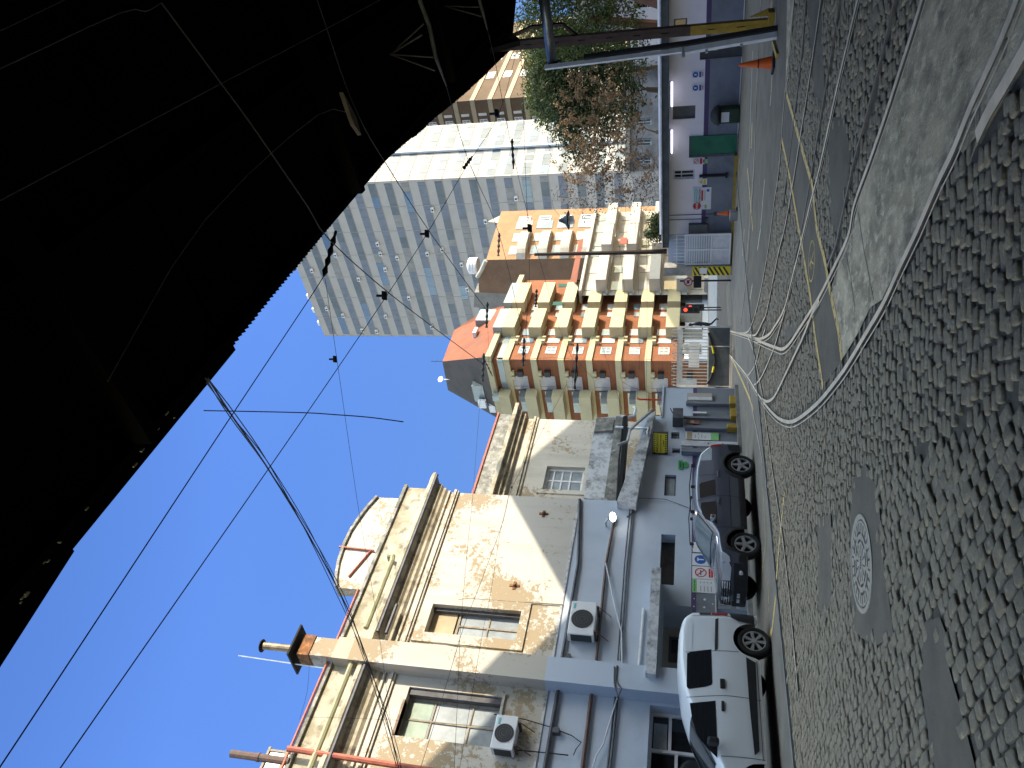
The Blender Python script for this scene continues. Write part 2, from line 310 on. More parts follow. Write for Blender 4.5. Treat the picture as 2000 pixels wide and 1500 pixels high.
for (u1, z1), (u2, z2) in zip(ats, ats[1:]): b.prism([LF.P(u1, z1+.002, .08), LF.P(u2, z2+.002, .08), LF.P(u2, z2+.085, .08), LF.P(u1, z1+.085, .08)], LF.n*-.5)
b.build('attic_coping', m_moss, lb)
b = MB(); b.tube([LF.P(2, 10.55, .16), LF.P(10.2, 10.53, .16), LF.P(12.4, 10.53, .16)], .035); b.tube([LF.P(12.9, 11.05, .04), LF.P(13.9, 10.72, .04)], .03); b.tube([LF.P(13.95, 11.75, .05), LF.P(13.9, 10.62, .05)], .035)
b.build('red_flashing', m_redmetal, lb)
b = MB(); b.tube([LF.P(2, 9.80, .30), LF.P(10.1, 9.80, .3)], .075, 8); b.tube([LF.P(11.1, 9.80, .3), LF.P(13.35, 9.82, .3), LF.P(13.55, 9.86, .28), LF.P(13.6, 10.0, .25), LF.P(13.6, 10.02, .05)], .075, 8)
b.build('gutter_pipe', m_paleg, lb)
b = MB(); b.tube([LF.P(2, 9.40, .34), LF.P(10.1, 9.42, .34)], .05); b.tube([LF.P(11.0, 9.42, .34), LF.P(16.9, 9.44, .34)], .05); b.tube([LF.P(11.0, 9.2, .3), LF.P(11.9, 9.2, .3)], .05); b.build('roof_conduit', m_conduit, lb)
# pilaster carrying the flue
pu0, pu1 = LF.U(700, 1290, .45), LF.U(700, 1245, .45)
b = MB(); b.fbox(LF, pu0, pu1, 4.86, 9.9, -.01, .45); pl = b.build('pilaster', m_plaster2, lb)
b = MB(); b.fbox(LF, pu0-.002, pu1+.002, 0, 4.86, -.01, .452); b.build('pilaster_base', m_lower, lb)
b = MB(); b.fbox(LF, pu0+.02, pu1-.02, 9.9, 10.35, -.1, .43); b.build('cement_patch', mat('raw_cement', (.42, .38, .30), (.36, .32, .25), sc=4, bump=.2), lb)
b = MB(); b.fbox(LF, pu0+.06, pu1-.06, 10.35, 11.0, -.1, .38); ch = b.build('chimney', m_plaster2, lb)
b = MB(); b.fbox(LF, pu0+.03, pu1-.03, 11.0, 11.32, -.12, .41); b.build('rusted_sleeve', m_rust, ch)
b = MB(); b.fbox(LF, pu0-.12, pu1+.12, 11.42, 11.47, -.3, .6); [b.tube([LF.P(u, 11.3, d), LF.P(u, 11.44, d)], .012, 4) for u in (pu0+.06, pu1-.06) for d in (-.1, .38)]; b.build('flue_plate', m_black, ch)
pm = (pu0+pu1)/2
b = MB(); b.lathe(LF.P(pm, 11.47, .14), Z_, [(.095, 0), (.095, 1.0)], 12); b.build('flue_pipe', mat('heat_stained_flue', (.30, .22, .12), (.16, .12, .08), sc=5, rough=.5, metal=.4), ch)
b = MB(); b.lathe(LF.P(pm, 12.53, .14), Z_, [(.02, -.04), (.17, -.02), (.17, .0), (.05, .05)], 14); b.tube([LF.P(pm-.08, 12.4, .14), LF.P(pm-.08, 12.53, .14)], .008, 4); b.tube([LF.P(pm+.08, 12.4, .14), LF.P(pm+.08, 12.53, .14)], .008, 4); b.build('flue_cap', m_black, ch)
b = MB(); b.tube([LF.P(pu0-.1, 10.5, .1), LF.P(pu0-.02, 13.05, .12)], .018, 5); b.build('mast', m_steel, lb)
# windows
b = MB()
for h in (w1,):
    for (a1, a2, c1, c2) in ((h[0]-.28, h[0], h[2]-.22, h[3]+.28), (h[1], h[1]+.28, h[2]-.22, h[3]+.28), (h[0], h[1], h[3], h[3]+.28), (h[0], h[1], h[2]-.22, h[2])): b.fbox(LF, a1, a2, c1, c2, -.01, .05)
b.build('window_surround', m_plaster2, lb)
H1 = w1[3]-w1[2]
x_ = window(LF, lb, w1[0], w1[1], w1[2], w1[2]+H1*.70, -.26, 2, 2, m_wood, m_glassw, .05)
b = MB(); b.fbox(LF, w1[0]+.01, w1[1]-.01, w1[2]+H1*.72, w1[3]-.02, -.27, -.22); b.build('board', m_board, lb)
b = MB(); b.fbox(LF, w1[1]-.10, w1[1]-.012, w1[2], w1[3]-.02, -.21, -.10); b.build('shaded_reveal', m_conduit, lb)  # dark strip stands in for the shade on the right reveal
H2 = w2[3]-w2[2]; W2 = w2[1]-w2[0]
b = MB(); b.fbox(LF, w2[1]-.16, w2[1]-.012, w2[2], w2[3]-.02, -.24, -.06); b.build('shaded_reveal', m_conduit, lb)  # same painted shade on the right reveal of the large window
x_ = window(LF, lb, w2[0], w2[1]-.16, w2[2], w2[3], -.27, 2, 1, m_wood, m_glassw, .045, rws=[.30, .70])
b = MB(); b.fbox(LF, w2[0]+.08, w2[1]-.24, w2[2]+H2*.72, w2[3]-.1, -.262, -.245); b.build('blind', m_greenish, lb)
b = MB(); b.fbox(LF, w2[0]-.05, w2[1]+.05, w2[2]-.06, w2[2], -.2, .06); b.build('window_sill', m_plaster2, lb)
b = MB(); b.fbox(LF, w2[0], w2[0]+.9, w2[3]+.0, w2[3]+.06, -.2, .02); b.build('lintel', m_woodb, lb)
# slot window, entrance recess, garage opening
b = MB(); b.fbox(LF, slot[0], slot[1], slot[2], slot[3], -.37, -.345); b.build('slot_pane', mat('slot_glass', (.05, .055, .05), (.03, .03, .03), sc=2, rough=.15, spec=.6), lb)
b = MB(); wl = (LF.U(1300, 1293, -.95), LF.U(1300, 1240, -.95), 1.0, 2.05); b.wall(LF, ent[0], ent[1], 0, ent[3], [wl], d=-.95, rev=.12); b.build('recess_wall', m_beige, lb)
window(LF, lb, wl[0], wl[1], wl[2], wl[3], -1.06, 1, 2, m_conduit, m_glassd, .05, rws=[.42])
g0 = gar[0]
b = MB()
for u in (g0, 6.4, 8.2, 9.05, gar[1]-.07): b.fbox(LF, u, u+.07, 0, 2.4, -.38, -.30)
b.fbox(LF, 8.27, 9.05, 1.75, 1.82, -.38, -.31); b.fbox(LF, 9.12, gar[1]-.07, 1.9, 1.97, -.38, -.31); b.fbox(LF, g0, gar[1], 2.33, 2.4, -.379, -.301); gf = b.build('shopfront', m_paintsteel, lb)
b = MB(); b.poly([LF.P(g0, 0, -.36), LF.P(gar[1], 0, -.36), LF.P(gar[1], 2.4, -.36), LF.P(g0, 2.4, -.36)]); b.build('pane', m_glassd, gf)
b = MB(); b.fbox(LF, 9.15, 9.75, 2.0, 2.3, -.355, -.345); b.build('blind', m_glassw, gf)
# concrete canopy over the entrance
cu0, cu1 = LF.U(1275, 1322, .5), LF.U(1265, 1108, .6)
b = MB(); b.fbox(LF, cu0, cu1, 2.28, 2.52, -.02, .62); cp_ = b.build('canopy', m_fascia, lb)
b = MB(); b.tube([LF.P(cu0, 2.72, .05), LF.P(cu1-.9, 2.70, .05)], .035); b.build('canopy_pipe', m_whitewood, cp_)
# wainscot, purple line
def dado(F, segs, par, zt=1.5, d=.004):
    b = MB(); [b.fbox(F, a, c, .03, zt-.13, -.01, d) for a, c in segs]; b.build('wainscot', m_wains, par)
    b = MB(); [b.fbox(F, a, c, zt-.13, zt, -.01, d) for a, c in segs]; b.build('stripe', m_purple, par)
dado(LF, [(gar[1], pu0), (ent[1], cr)], lb)
# conduits
def run(par, pts, r, m, d=.06, name='conduit', F=LF):
    b = MB(); b.tube([F.P(*F.px(x, y, d), d) for x, y in pts], r, 5); return b.build(name, m, par)
run(lb, [(1132, 975), (1129, 1100), (1106, 1238)], .045, m_conduit); run(lb, [(1106, 1238), (1095, 1303)], .045, m_conduit); run(lb, [(1090, 1349), (1064.5, 1499), (1050, 1570)], .055, m_conduit)
run(lb, [(1201, 1010), (1184, 1100), (1163, 1307)], .04, m_rustpipe); run(lb, [(1156, 1353), (1138, 1499), (1126, 1580)], .05, m_rustpipe)
for o_ in (0, 5): run(lb, [(1236-o_, 985), (1225-o_, 1100), (1212-o_, 1290)], .022, m_conduit); run(lb, [(1207-o_, 1360), (1192-o_, 1499), (1184-o_, 1580)], .026, m_conduit)
run(lb, [(1205, 1300), (1203, 1330), (1214, 1345), (1207, 1360)], .02, m_conduit, .47); run(lb, [(1200, 1302), (1200, 1335), (1206, 1362)], .02, m_conduit, .47)
run(lb, [(1183, 1100), (1200, 1180), (1214, 1235), (1215, 1300), (1212, 1345), (1200, 1380), (1178, 1455), (1165, 1475), (1158, 1499)], .018, m_wirew, .1, 'loose_cable')
run(lb, [(965, 1395), (1025, 1405), (1075, 1420), (1117, 1437), (1135, 1450), (1125, 1463), (1120, 1475)], .012, m_cable, .08, 'loose_cable')
run(lb, [(895, 1172), (912, 1169), (975, 1173), (1100, 1181)], .018, m_wood, .04); run(lb, [(800, 1247), (830, 1250), (870, 1256), (935, 1268)], .012, m_wood, .04)
run(lb, [(1010, 1465), (1065, 1470), (1110, 1475)], .014, m_cable, .08, 'loose_cable')
b = MB(); b.tube([LF.P(*LF.px(562, 1462, .3), .3), LF.P(*LF.px(800, 1499, .3), .3), LF.P(LF.px(800, 1499, .3)[0], 5.2, .3)], .07, 8); b.build('downpipe', m_redmetal, lb)
b = MB()
for x, y in ((1062, 1004), (1005, 1144)):
    u, z = LF.px(x, y); b.fbox(LF, u-.13, u+.13, z-.04, z+.04, 0, .02); b.fbox(LF, u-.04, u+.04, z-.14, z+.14, 0, .024); b.lathe(LF.P(u, z, .02), LF.n, [(.06, 0), (.03, .07)], 8)
b.build('tie_anchor', m_rust, lb)
b = MB(); u, z = LF.px(1110, 1288); b.fbox(LF, u-.12, u+.1, z-.06, z+.06, 0, .1); u, z = LF.px(1085, 1430); b.fbox(LF, u-.08, u+.04, z-.1, z+.06, 0, .14); b.build('junction_box', m_conduit, lb)
# roof lantern and stub flue at the left
b = MB(); ul = 8.05; b.fbox(LF, 3, ul, 10.5, 11.35, -1.6, -.5); ln = b.build('roof_lantern', m_glassw, lb)
b = MB(); [b.fbox(LF, 3, ul+.04, z, z+.06, -1.64, -.46) for z in (10.9, 11.36)]; [b.fbox(LF, u, u+.05, 10.5, 11.36, -.5, -.47) for u in (5.5, 6.4, 7.3, 8.0)]; b.build('glazing_bar', m_wood, ln)
b = MB(); b.lathe(LF.P(7.55, 10.45, .1), Z_, [(.09, 0), (.09, .75), (.105, .76), (.105, .82), (.09, .83), (.09, 1.5)], 10); b.build('stub_flue', m_rustpipe, lb)
# air conditioners
def aircon(F, u0, u1, z0, z1, lab, d0=.06, d1=.38, grp='outdoor air conditioners on the cream building'):
    t = thing('air_conditioner', lab, 'air conditioner', F.P((u0+u1)/2, z0, 0), grp); W = u1-u0; H = z1-z0
    b = MB(); b.fbox(F, u0, u1, z0, z1, d0, d1); b.build('case', m_ac, t, bevel=.02)
    r_ = min(W*.30, H*.42); cu = u0+W*.46; cz = (z0+z1)/2
    b = MB(); b.poly(disc(F, cu, cz, d1+.004, r_)); fan = b.build('fan', m_acd, t)
    b = MB(); [ring(b, F, cu, cz, d1+.012, r_*k, r_*k+.012, 20) for k in (.25, .5, .75, .97)]
    for k in range(8):
        a = k*math.pi/4; b.fbox(F, cu-.004, cu+.004, cz-.004, cz+.004, d1, d1+.012)
    b.build('fan_grille', m_conduit, fan)
    b = MB(); b.fbox(F, u0-.004, u0, z0+.05, z1-.08, d0+.03, d1-.03); b.build('side_louvre', m_acd, t)
    b = MB(); [b.fbox(F, u, u+.04, z0-.06, z0, 0, d1+.02) for u in (u0+.1, u1-.16)]; [b.tube([F.P(u+.02, z0-.05, d1), F.P(u+.02, z0-.35, .02)], .012, 4) for u in (u0+.1, u1-.16)]; b.build('bracket', m_rustpipe, t)
    b = MB(); b.fbox(F, u1-.24, u1-.08, z1-.13, z1-.07, d1, d1+.004); b.build('badge', m_teal, t); return t
aircon(LF, LF.U(1120, 1237, .4), LF.U(1120, 1172, .4), LF.Zp(1163, 1205, .4), LF.Zp(1112, 1205, .4), 'white outdoor air conditioner in shade above the entrance canopy')
aircon(LF, LF.U(985, 1463, .4), LF.U(985, 1395, .4), LF.Zp(1007, 1432, .4), LF.Zp(962, 1432, .4), 'white outdoor air conditioner at the sill of the large upper window')
# floodlight
t = thing('floodlight', 'lit round floodlight on a short arm at the end of the white wall', 'floodlight', LF.P(15.85, 3.77))
u, z = LF.px(1197, 1008, .35); b = MB(); b.lathe(LF.P(u, z+.05, .3), -Z_*.8+LF.n*.5-LF.u*.3, [(.05, -.12), (.12, -.03), (.15, .06)], 12); hd = b.build('lamp_head', m_steel, t)
ax_ = (-Z_*.8+LF.n*.5-LF.u*.3).normalized(); b = MB(); b.lathe(LF.P(u, z+.05, .3)+ax_*.062, ax_, [(.135, 0), (.10, .03)], 12); b.build('lens', m_lit, hd)
b = MB(); b.tube([LF.P(u-.1, z+.2, 0), LF.P(u-.1, z+.2, .2), LF.P(u, z+.12, .28)], .025, 6); b.build('arm', m_steel, t)
# ================================================================ rear wing with the deep cornice
RF = Fr(N_*-19.8, math.degrees(YAW)); ra, rb_ = 15.0, RF.U(1000, 817)
rw = thing('rear_wing', 'set back cream wing with one white barred window above the low roof', 'building', RF.P(20, 0))
wr = (RF.U(1068, 957), RF.U(1068, 912), RF.Zp(1140, 935), RF.Zp(1064, 935))
b = MB(); b.wall(RF, ra, rb_, 0, 8.15, [wr], rev=.2); b.poly([RF.P(rb_, 0), RF.P(rb_, 0, -6), RF.P(rb_, 9, -6), RF.P(rb_, 9)]); b.build('wall', m_plaster2, rw)
b = MB(); b.fbox(RF, ra, rb_+.1, 8.62, 9.3, -.3, .12); b.build('parapet', m_moss, rw)
b = MB(); [b.fbox(RF, ra, rb_+e, z0, z1, -.02, d) for z0, z1, d, e in ((8.15, 8.3, .18, .1), (8.3, 8.45, .34, .2), (8.45, 8.6, .55, .35), (7.72, 7.80, .1, .05), (7.62, 7.68, .06, .03))]; b.build('cornice', m_stone, rw)
b = MB(); b.fbox(RF, ra, rb_+.15, 9.3, 9.37, -.35, .18); b.build('coping', m_redmetal, rw)
b = MB(); b.poly([RF.P(ra, 9.0), RF.P(rb_, 9.0), RF.P(rb_, 9.0, -6), RF.P(ra, 9.0, -6)]); b.build('roof', m_conc, rw)
window(RF, rw, wr[0], wr[1], wr[2], wr[3], -.16, 2, 1, m_whitewood, m_glassw, .07, rws=[.36, .58, .8])
b = MB()
for (a1, a2, c1, c2) in ((wr[0]-.2, wr[0], wr[2]-.15, wr[3]+.2), (wr[1], wr[1]+.2, wr[2]-.15, wr[3]+.2), (wr[0], wr[1], wr[3], wr[3]+.2), (wr[0], wr[1], wr[2]-.15, wr[2])): b.fbox(RF, a1, a2, c1, c2, -.01, .05)
b.build('window_surround', m_plaster2, rw)
# ================================================================ low front building under the stained roof edge
lo = thing('low_building', 'low white building with a stained concrete roof edge behind the dark grey car', 'building', LF.P(19, 0))
le = LF.U(1340, 757)
wa = (LF.U(1300, 967), LF.U(1298, 926), LF.Zp(1320, 945), LF.Zp(1298, 945)); wb = (LF.U(1318, 856), LF.U(1318, 843), LF.Zp(1327, 850), LF.Zp(1311, 850)); wc = (LF.U(1318, 884), LF.U(1318, 875), LF.Zp(1328, 880), LF.Zp(1313, 880))
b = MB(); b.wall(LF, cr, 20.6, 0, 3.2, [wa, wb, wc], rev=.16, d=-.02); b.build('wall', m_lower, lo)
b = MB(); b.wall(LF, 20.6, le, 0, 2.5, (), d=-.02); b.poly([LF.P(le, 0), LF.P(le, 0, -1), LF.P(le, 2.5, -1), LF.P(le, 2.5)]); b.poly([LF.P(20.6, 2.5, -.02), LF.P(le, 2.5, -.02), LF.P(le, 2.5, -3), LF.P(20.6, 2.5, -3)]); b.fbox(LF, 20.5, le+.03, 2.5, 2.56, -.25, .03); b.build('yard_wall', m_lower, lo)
b = MB(); b.prism(bar_quad(LF, [(1205, 978), (1242, 983), (1280, 802), (1267, 811)], .35), LF.n*-1.2); b.build('roof_edge', m_fascia, lo)
b = MB(); b.prism(bar_quad(LF, [(1179, 979), (1206, 979), (1219, 812), (1203, 813)], -.4), LF.n*-.8); b.build('mossy_parapet', m_moss, lo)
b = MB(); b.prism(bar_quad(LF, [(1140, 972), (1180, 979), (1204, 813), (1163, 816)], -.8), LF.n*-1); b.build('upper_parapet', m_fascia, lo)
b = MB(); b.prism(bar_quad(LF, [(1160, 842), (1196, 840), (1201, 815), (1165, 816)], -.7), LF.n*-1); b.build('parapet_block', m_moss, lo)
b = MB(); b.prism(bar_quad(LF, [(1206, 978), (1212, 978), (1226, 812), (1219, 812)], .0), LF.n*-.9); b.build('roof_slab', m_black, lo)
window(LF, lo, wa[0], wa[1], wa[2], wa[3], -.15, 1, 1, m_conduit, m_glassw, .03)
window(LF, lo, wb[0], wb[1], wb[2], wb[3], -.15, 1, 2, m_conduit, m_glassw, .03); window(LF, lo, wc[0], wc[1], wc[2], wc[3], -.15, 1, 1, m_conduit, m_glassw, .03)
dado(LF, [(cr, le)], lo, d=-.012)
b = MB(); b.fbox(LF, LF.U(1390, 873), LF.U(1390, 863), .05, LF.Zp(1330, 868), -.012, .03); dr = b.build('door', m_paintsteel, lo)
b = MB(); [b.fbox(LF, LF.U(1390, 869), LF.U(1390, 867), z, z+.03, .03, .05) for z in (.55, 1.0)]; b.build('handle', m_conduit, dr)
b = MB(); u0, u1 = LF.U(1325, 834), LF.U(1325, 815); b.fbox(LF, u0, u1, LF.Zp(1334, 825), LF.Zp(1314, 825), 0, .4); [b.tube([LF.P(u, 1.9, .02), LF.P(u1, 2.25, .38)], .02, 4) for u in (u0,)]; b.build('ventilator_box', m_conduit, lo)
run(lo, [(1205, 979), (1209, 900), (1218, 815)], .035, m_cable, -.3, 'roof_cable'); run(lo, [(1236, 985), (1238, 1000), (1225, 1010)], .03, m_conduit, .05); run(lo, [(1215, 970), (1235, 972), (1300, 975), (1345, 992)], .01, m_conduit, .03)
run(lo, [(1205, 870), (1225, 862), (1230, 840), (1250, 822), (1275, 800)], .05, m_steel, .5, 'roof_pipe'); run(lo, [(1283, 760), (1290, 800), (1292, 812)], .012, m_cable, .03)
b = MB(); b.tube([LF.P(le-.35, 2.5, -.3), LF.P(le-.35, 3.35, -.3), LF.P(le-.3, 3.45, -.3)], .035, 6); b.build('red_pole', mat('red_pole_paint', (.55, .07, .03), rough=.5), lo)
b = MB(); b.tube([LF.P(*LF.px(x, y, -.3), -.3) for x, y in ((1212, 812), (1225, 815), (1238, 812), (1242, 800), (1238, 795))], .05, 6); b.build('vent_pipe', m_white, lo)
# pipes with yellow guards in front of the low wall
gl = ('slim grey drain post on a yellow guard block nearest the gate', 'grey drain post on a yellow guard block second from the gate', 'grey post on a low yellow base beside the long poster', 'grey post on a yellow base beside the rear of the dark grey car')
for (y, w_, xt, xb, by0, by1, lab) in ((788, .12, 1340, 1437, 776, 792, gl[0]), (815, .08, 1335, 1442, 801, 817, gl[1]), (836, .13, 1338, 1448, 833, 839, gl[2]), (884, .17, 1331, 1462, 880, 890, gl[3])):
    u = LF.U(1400, y, .1); t = thing('drain_post', lab, 'post', LF.P(u, 0, .1), 'grey posts with yellow bases along the low wall')
    b = MB(); b.fbox(LF, u-w_/2, u+w_/2, .0, LF.Zp(xt, y, .1), .01, .01+w_); b.build('pipe', m_wains, t)
    a0, a1 = LF.U(1440, by1, .15), LF.U(1440, by0, .15); b = MB(); b.fbox(LF, min(a0, u-w_/2-.02), max(a1, u+w_/2+.02), 0, .3 if by1-by0 > 8 else .42, .0, .24); b.build('guard_block', m_yellow, t, bevel=.02)
# ================================================================ signs on the left wall
def board(F, x0, y0, x1, y1, name, lab, cat='sign', group=None, m=None, th=.015, d=.02):
    xm, ym = (x0+x1)/2, (y0+y1)/2; u0, u1, z0, z1 = F.U(xm, y0, d), F.U(xm, y1, d), F.Zp(x1, ym, d), F.Zp(x0, ym, d)
    if u0 > u1: u0, u1 = u1, u0
    t = thing(name, lab, cat, F.P((u0+u1)/2, z0, d), group)
    b = MB(); b.fbox(F, u0, u1, z0, z1, d-.012, d+th-.01); b.build('panel', m or m_white, t)
    return t, u0, u1, z0, z1, d+th-.007
def bars(F, t, items, mm, name='print'):
    b = MB()
    for u0, u1, z0, z1, d in items: b.poly([F.P(u0, z0, d), F.P(u1, z0, d), F.P(u1, z1, d), F.P(u0, z1, d)])
    return b.build(name, mm, t)
g_ = 'safety signs along the purple stripe'
t, u0, u1, z0, z1, d = board(LF, 1352, 1158, 1398, 1132, 'notice_board', 'white notice with green heading and four lines, beside the red prohibition sign', group=g_)
H = z1-z0; W = u1-u0; bars(LF, t, [(u0, u1, z1-H*.19, z1, d)], m_lgreen); txt(LF, (u0+u1)/2, z1-H*.1, d+.001, 'EVACUACIÓN', .055, m_ink, t)
bars(LF, t, [(u0+W*.08, u0+W*.5, z0+H*k, z0+H*k+.02, d) for k in (.62, .47, .32, .17)] + [(u0+W*.72, u0+W*.82, z0+H*k, z0+H*k+.03, d) for k in (.62, .47, .32, .17)], m_grey)
t, u0, u1, z0, z1, d = board(LF, 1352, 1131, 1396, 1107, 'prohibition_sign', 'white no smoking sign with red ring, left of the blue mandatory sign', group=g_)
H = z1-z0; cu = (u0+u1)/2; cz = z0+H*.62; b = MB(); ring(b, LF, cu, cz, d, .125, .155); b.prism([LF.P(cu-.10, cz+.08, d), LF.P(cu-.08, cz+.10, d), LF.P(cu+.10, cz-.08, d), LF.P(cu+.08, cz-.10, d)], LF.n*.001); b.build('ring', m_red, t)
bars(LF, t, [(cu-.08, cu+.08, cz-.015, cz+.015, d-.001)], m_ink); bars(LF, t, [(u0+.06, u1-.06, z0+H*.08, z0+H*.27, d)], m_red); txt(LF, cu, z0+H*.175, d+.001, 'PROHIBIDO FUMAR', .03, m_white, t)
t, u0, u1, z0, z1, d = board(LF, 1352, 1105, 1394, 1082, 'mandatory_sign', 'white sign with large blue disc behind the bonnet of the dark grey car', group=g_)
H = z1-z0; cu = (u0+u1)/2; cz = z0+H*.62; b = MB(); b.poly(disc(LF, cu, cz, d, .155)); b.build('disc', m_blue, t); bars(LF, t, [(cu-.02, cu+.02, cz-.09, cz+.06, d+.001), (cu-.06, cu+.06, cz+.05, cz+.085, d+.001)], m_white); bars(LF, t, [(u0+.05, u1-.05, z0+H*.05, z0+H*.24, d)], m_blue)
t, u0, u1, z0, z1, d = board(LF, 1353, 1079, 1390, 1060, 'warning_sign', 'white sign with yellow triangle above the windscreen of the dark grey car', group=g_)
cu = (u0+u1)/2; b = MB(); b.poly([LF.P(cu-.15, z0+.15, d), LF.P(cu+.15, z0+.15, d), LF.P(cu, z0+.42, d)]); b.build('triangle', m_signy, t); bars(LF, t, [(cu-.01, cu+.01, z0+.2, z0+.32, d+.001)], m_ink)
t, u0, u1, z0, z1, d = board(LF, 1352, 1198, 1399, 1160, 'wall_poster', 'dark grey poster with purple edge and white dots between van and notice', 'poster', m=m_wains)
bars(LF, t, [(u0, u1, z1-.1, z1, d)], m_purple)
b = MB(); [b.poly(disc(LF, u0+(u1-u0)*q, z0+(z1-z0)*v, d+.001, r_, 10)) for q, v, r_ in ((.3, .5, .03), (.7, .48, .035), (.5, .15, .02), (.3, .93, .018), (.7, .92, .018))]; b.build('dots', m_white, t)
bars(LF, t, [(u0, u1, z0, z0+.03, d+.001)], m_whitewood)
for x0, y0, x1, y1, lab, tx, sz in ((1325, 916, 1333, 899, 'green exit sign, the larger of two above the dark grey car', 'SALIDA', .075), (1336, 913, 1342, 902, 'small green arrow sign under the larger green exit sign', '→ 1', .06)):
    t, u0, u1, z0, z1, d = board(LF, x0, y0, x1, y1, 'exit_sign', lab, m=m_green, group='green exit signs on the low wall'); txt(LF, (u0+u1)/2, (z0+z1)/2, d+.001, tx, sz, m_ink, t)
t, u0, u1, z0, z1, d = board(LF, 1339, 859, 1404, 845, 'wall_map', 'tall white poster with a green foot and grey line drawing on the low wall', 'poster')
H = z1-z0; W = u1-u0; bars(LF, t, [(u0, u1, z0, z0+H*.24, d)], m_lgreen); bars(LF, t, [(u0, u1, z1-H*.2, z1-H*.04, d)], m_board); bars(LF, t, [(u0+W*a, u0+W*c, z0+H*q, z0+H*q+.02, d+.001) for a, c, q in ((.2, .5, .4), (.3, .8, .5), (.1, .3, .6), (.6, .9, .6), (.2, .7, .7))], m_grey)
t, u0, u1, z0, z1, d = board(LF, 1341, 828, 1366, 819, 'framed_notice', 'small reddish brown notice over the purple stripe between two posts', 'notice', m=mat('faded_red_notice', (.34, .18, .15), rough=.6)); bars(LF, t, [((u0+u1)/2-.08, (u0+u1)/2+.06, (z0+z1)/2-.04, (z0+z1)/2+.08, d)], m_whitewood)
t, u0, u1, z0, z1, d = board(LF, 1342, 784, 1391, 770, 'meter_box', 'beige meter cabinet in the far end of the low wall by the gate', 'cabinet', m=m_beige, th=.06); bars(LF, t, [(u0+.02, (u0+u1)/2-.02, z0, z1-.03, d)], m_paintsteel)
t, u0, u1, z0, z1, d = board(LF, 1353, 809, 1380, 806, 'hand_sanitiser', 'narrow white dispenser on the low wall between the slim posts', 'dispenser', th=.06)
# hanging yellow sign on its bent pipe
t = thing('hanging_sign', 'yellow PRECAUCION sign with black hazard edges hanging from a bent grey pipe', 'sign', LF.P(19, 2.4, .6))
SF = Fr(LF.P(19.0, 0, .75), math.degrees(YAW)+62); c0 = SF.px(1276, 884); c1 = SF.px(1303, 847); u0, u1, z0, z1 = c0[0], c1[0], c1[1], c0[1]
b = MB(); b.fbox(SF, u0-.05, u1+.03, z0-.03, z1+.03, -.16, 0); b.build('case', m_cladding, t)
b = MB(); b.fbox(SF, u0, u1, z0, z1, .001, .006); b.build('face', m_signy, t)
W = u1-u0; H = z1-z0; k = 9
bars(SF, t, [(u0+W*i/k, u0+W*(i+.5)/k, zz, zz+H*.13, .008) for i in range(k) for zz in (z0+.01, z1-H*.13-.01)], m_ink, 'hazard_edge')
txt(SF, (u0+u1)/2, z0+H*.70, .008, 'PRECAUCIÓN', H*.215, m_ink, t, sx=W/.95/ (H*.215*5.9)*.82); txt(SF, (u0+u1)/2, z0+H*.46, .008, 'VELOCIDAD MAXIMA', H*.14, m_ink, t, sx=.62*W/.95/(H*.14*8.5)*1.25); txt(SF, (u0+u1)/2, z0+H*.25, .008, '5 KM/H', H*.15, m_ink, t)
b = MB(); pm_ = SF.P((u0+u1)/2+W*.3, z1+.02, -.08)
b.tube([LF.P(*LF.px(1203, 834, -.3), -.3), LF.P(*LF.px(1240, 836, .1), .1), LF.P(*LF.px(1268, 836, .5), .5), pm_+Z_*.18+SF.u*.12, pm_+Z_*.12, pm_-Z_*.05], .045, 8); b.build('pipe', m_steel, t, smooth=True)
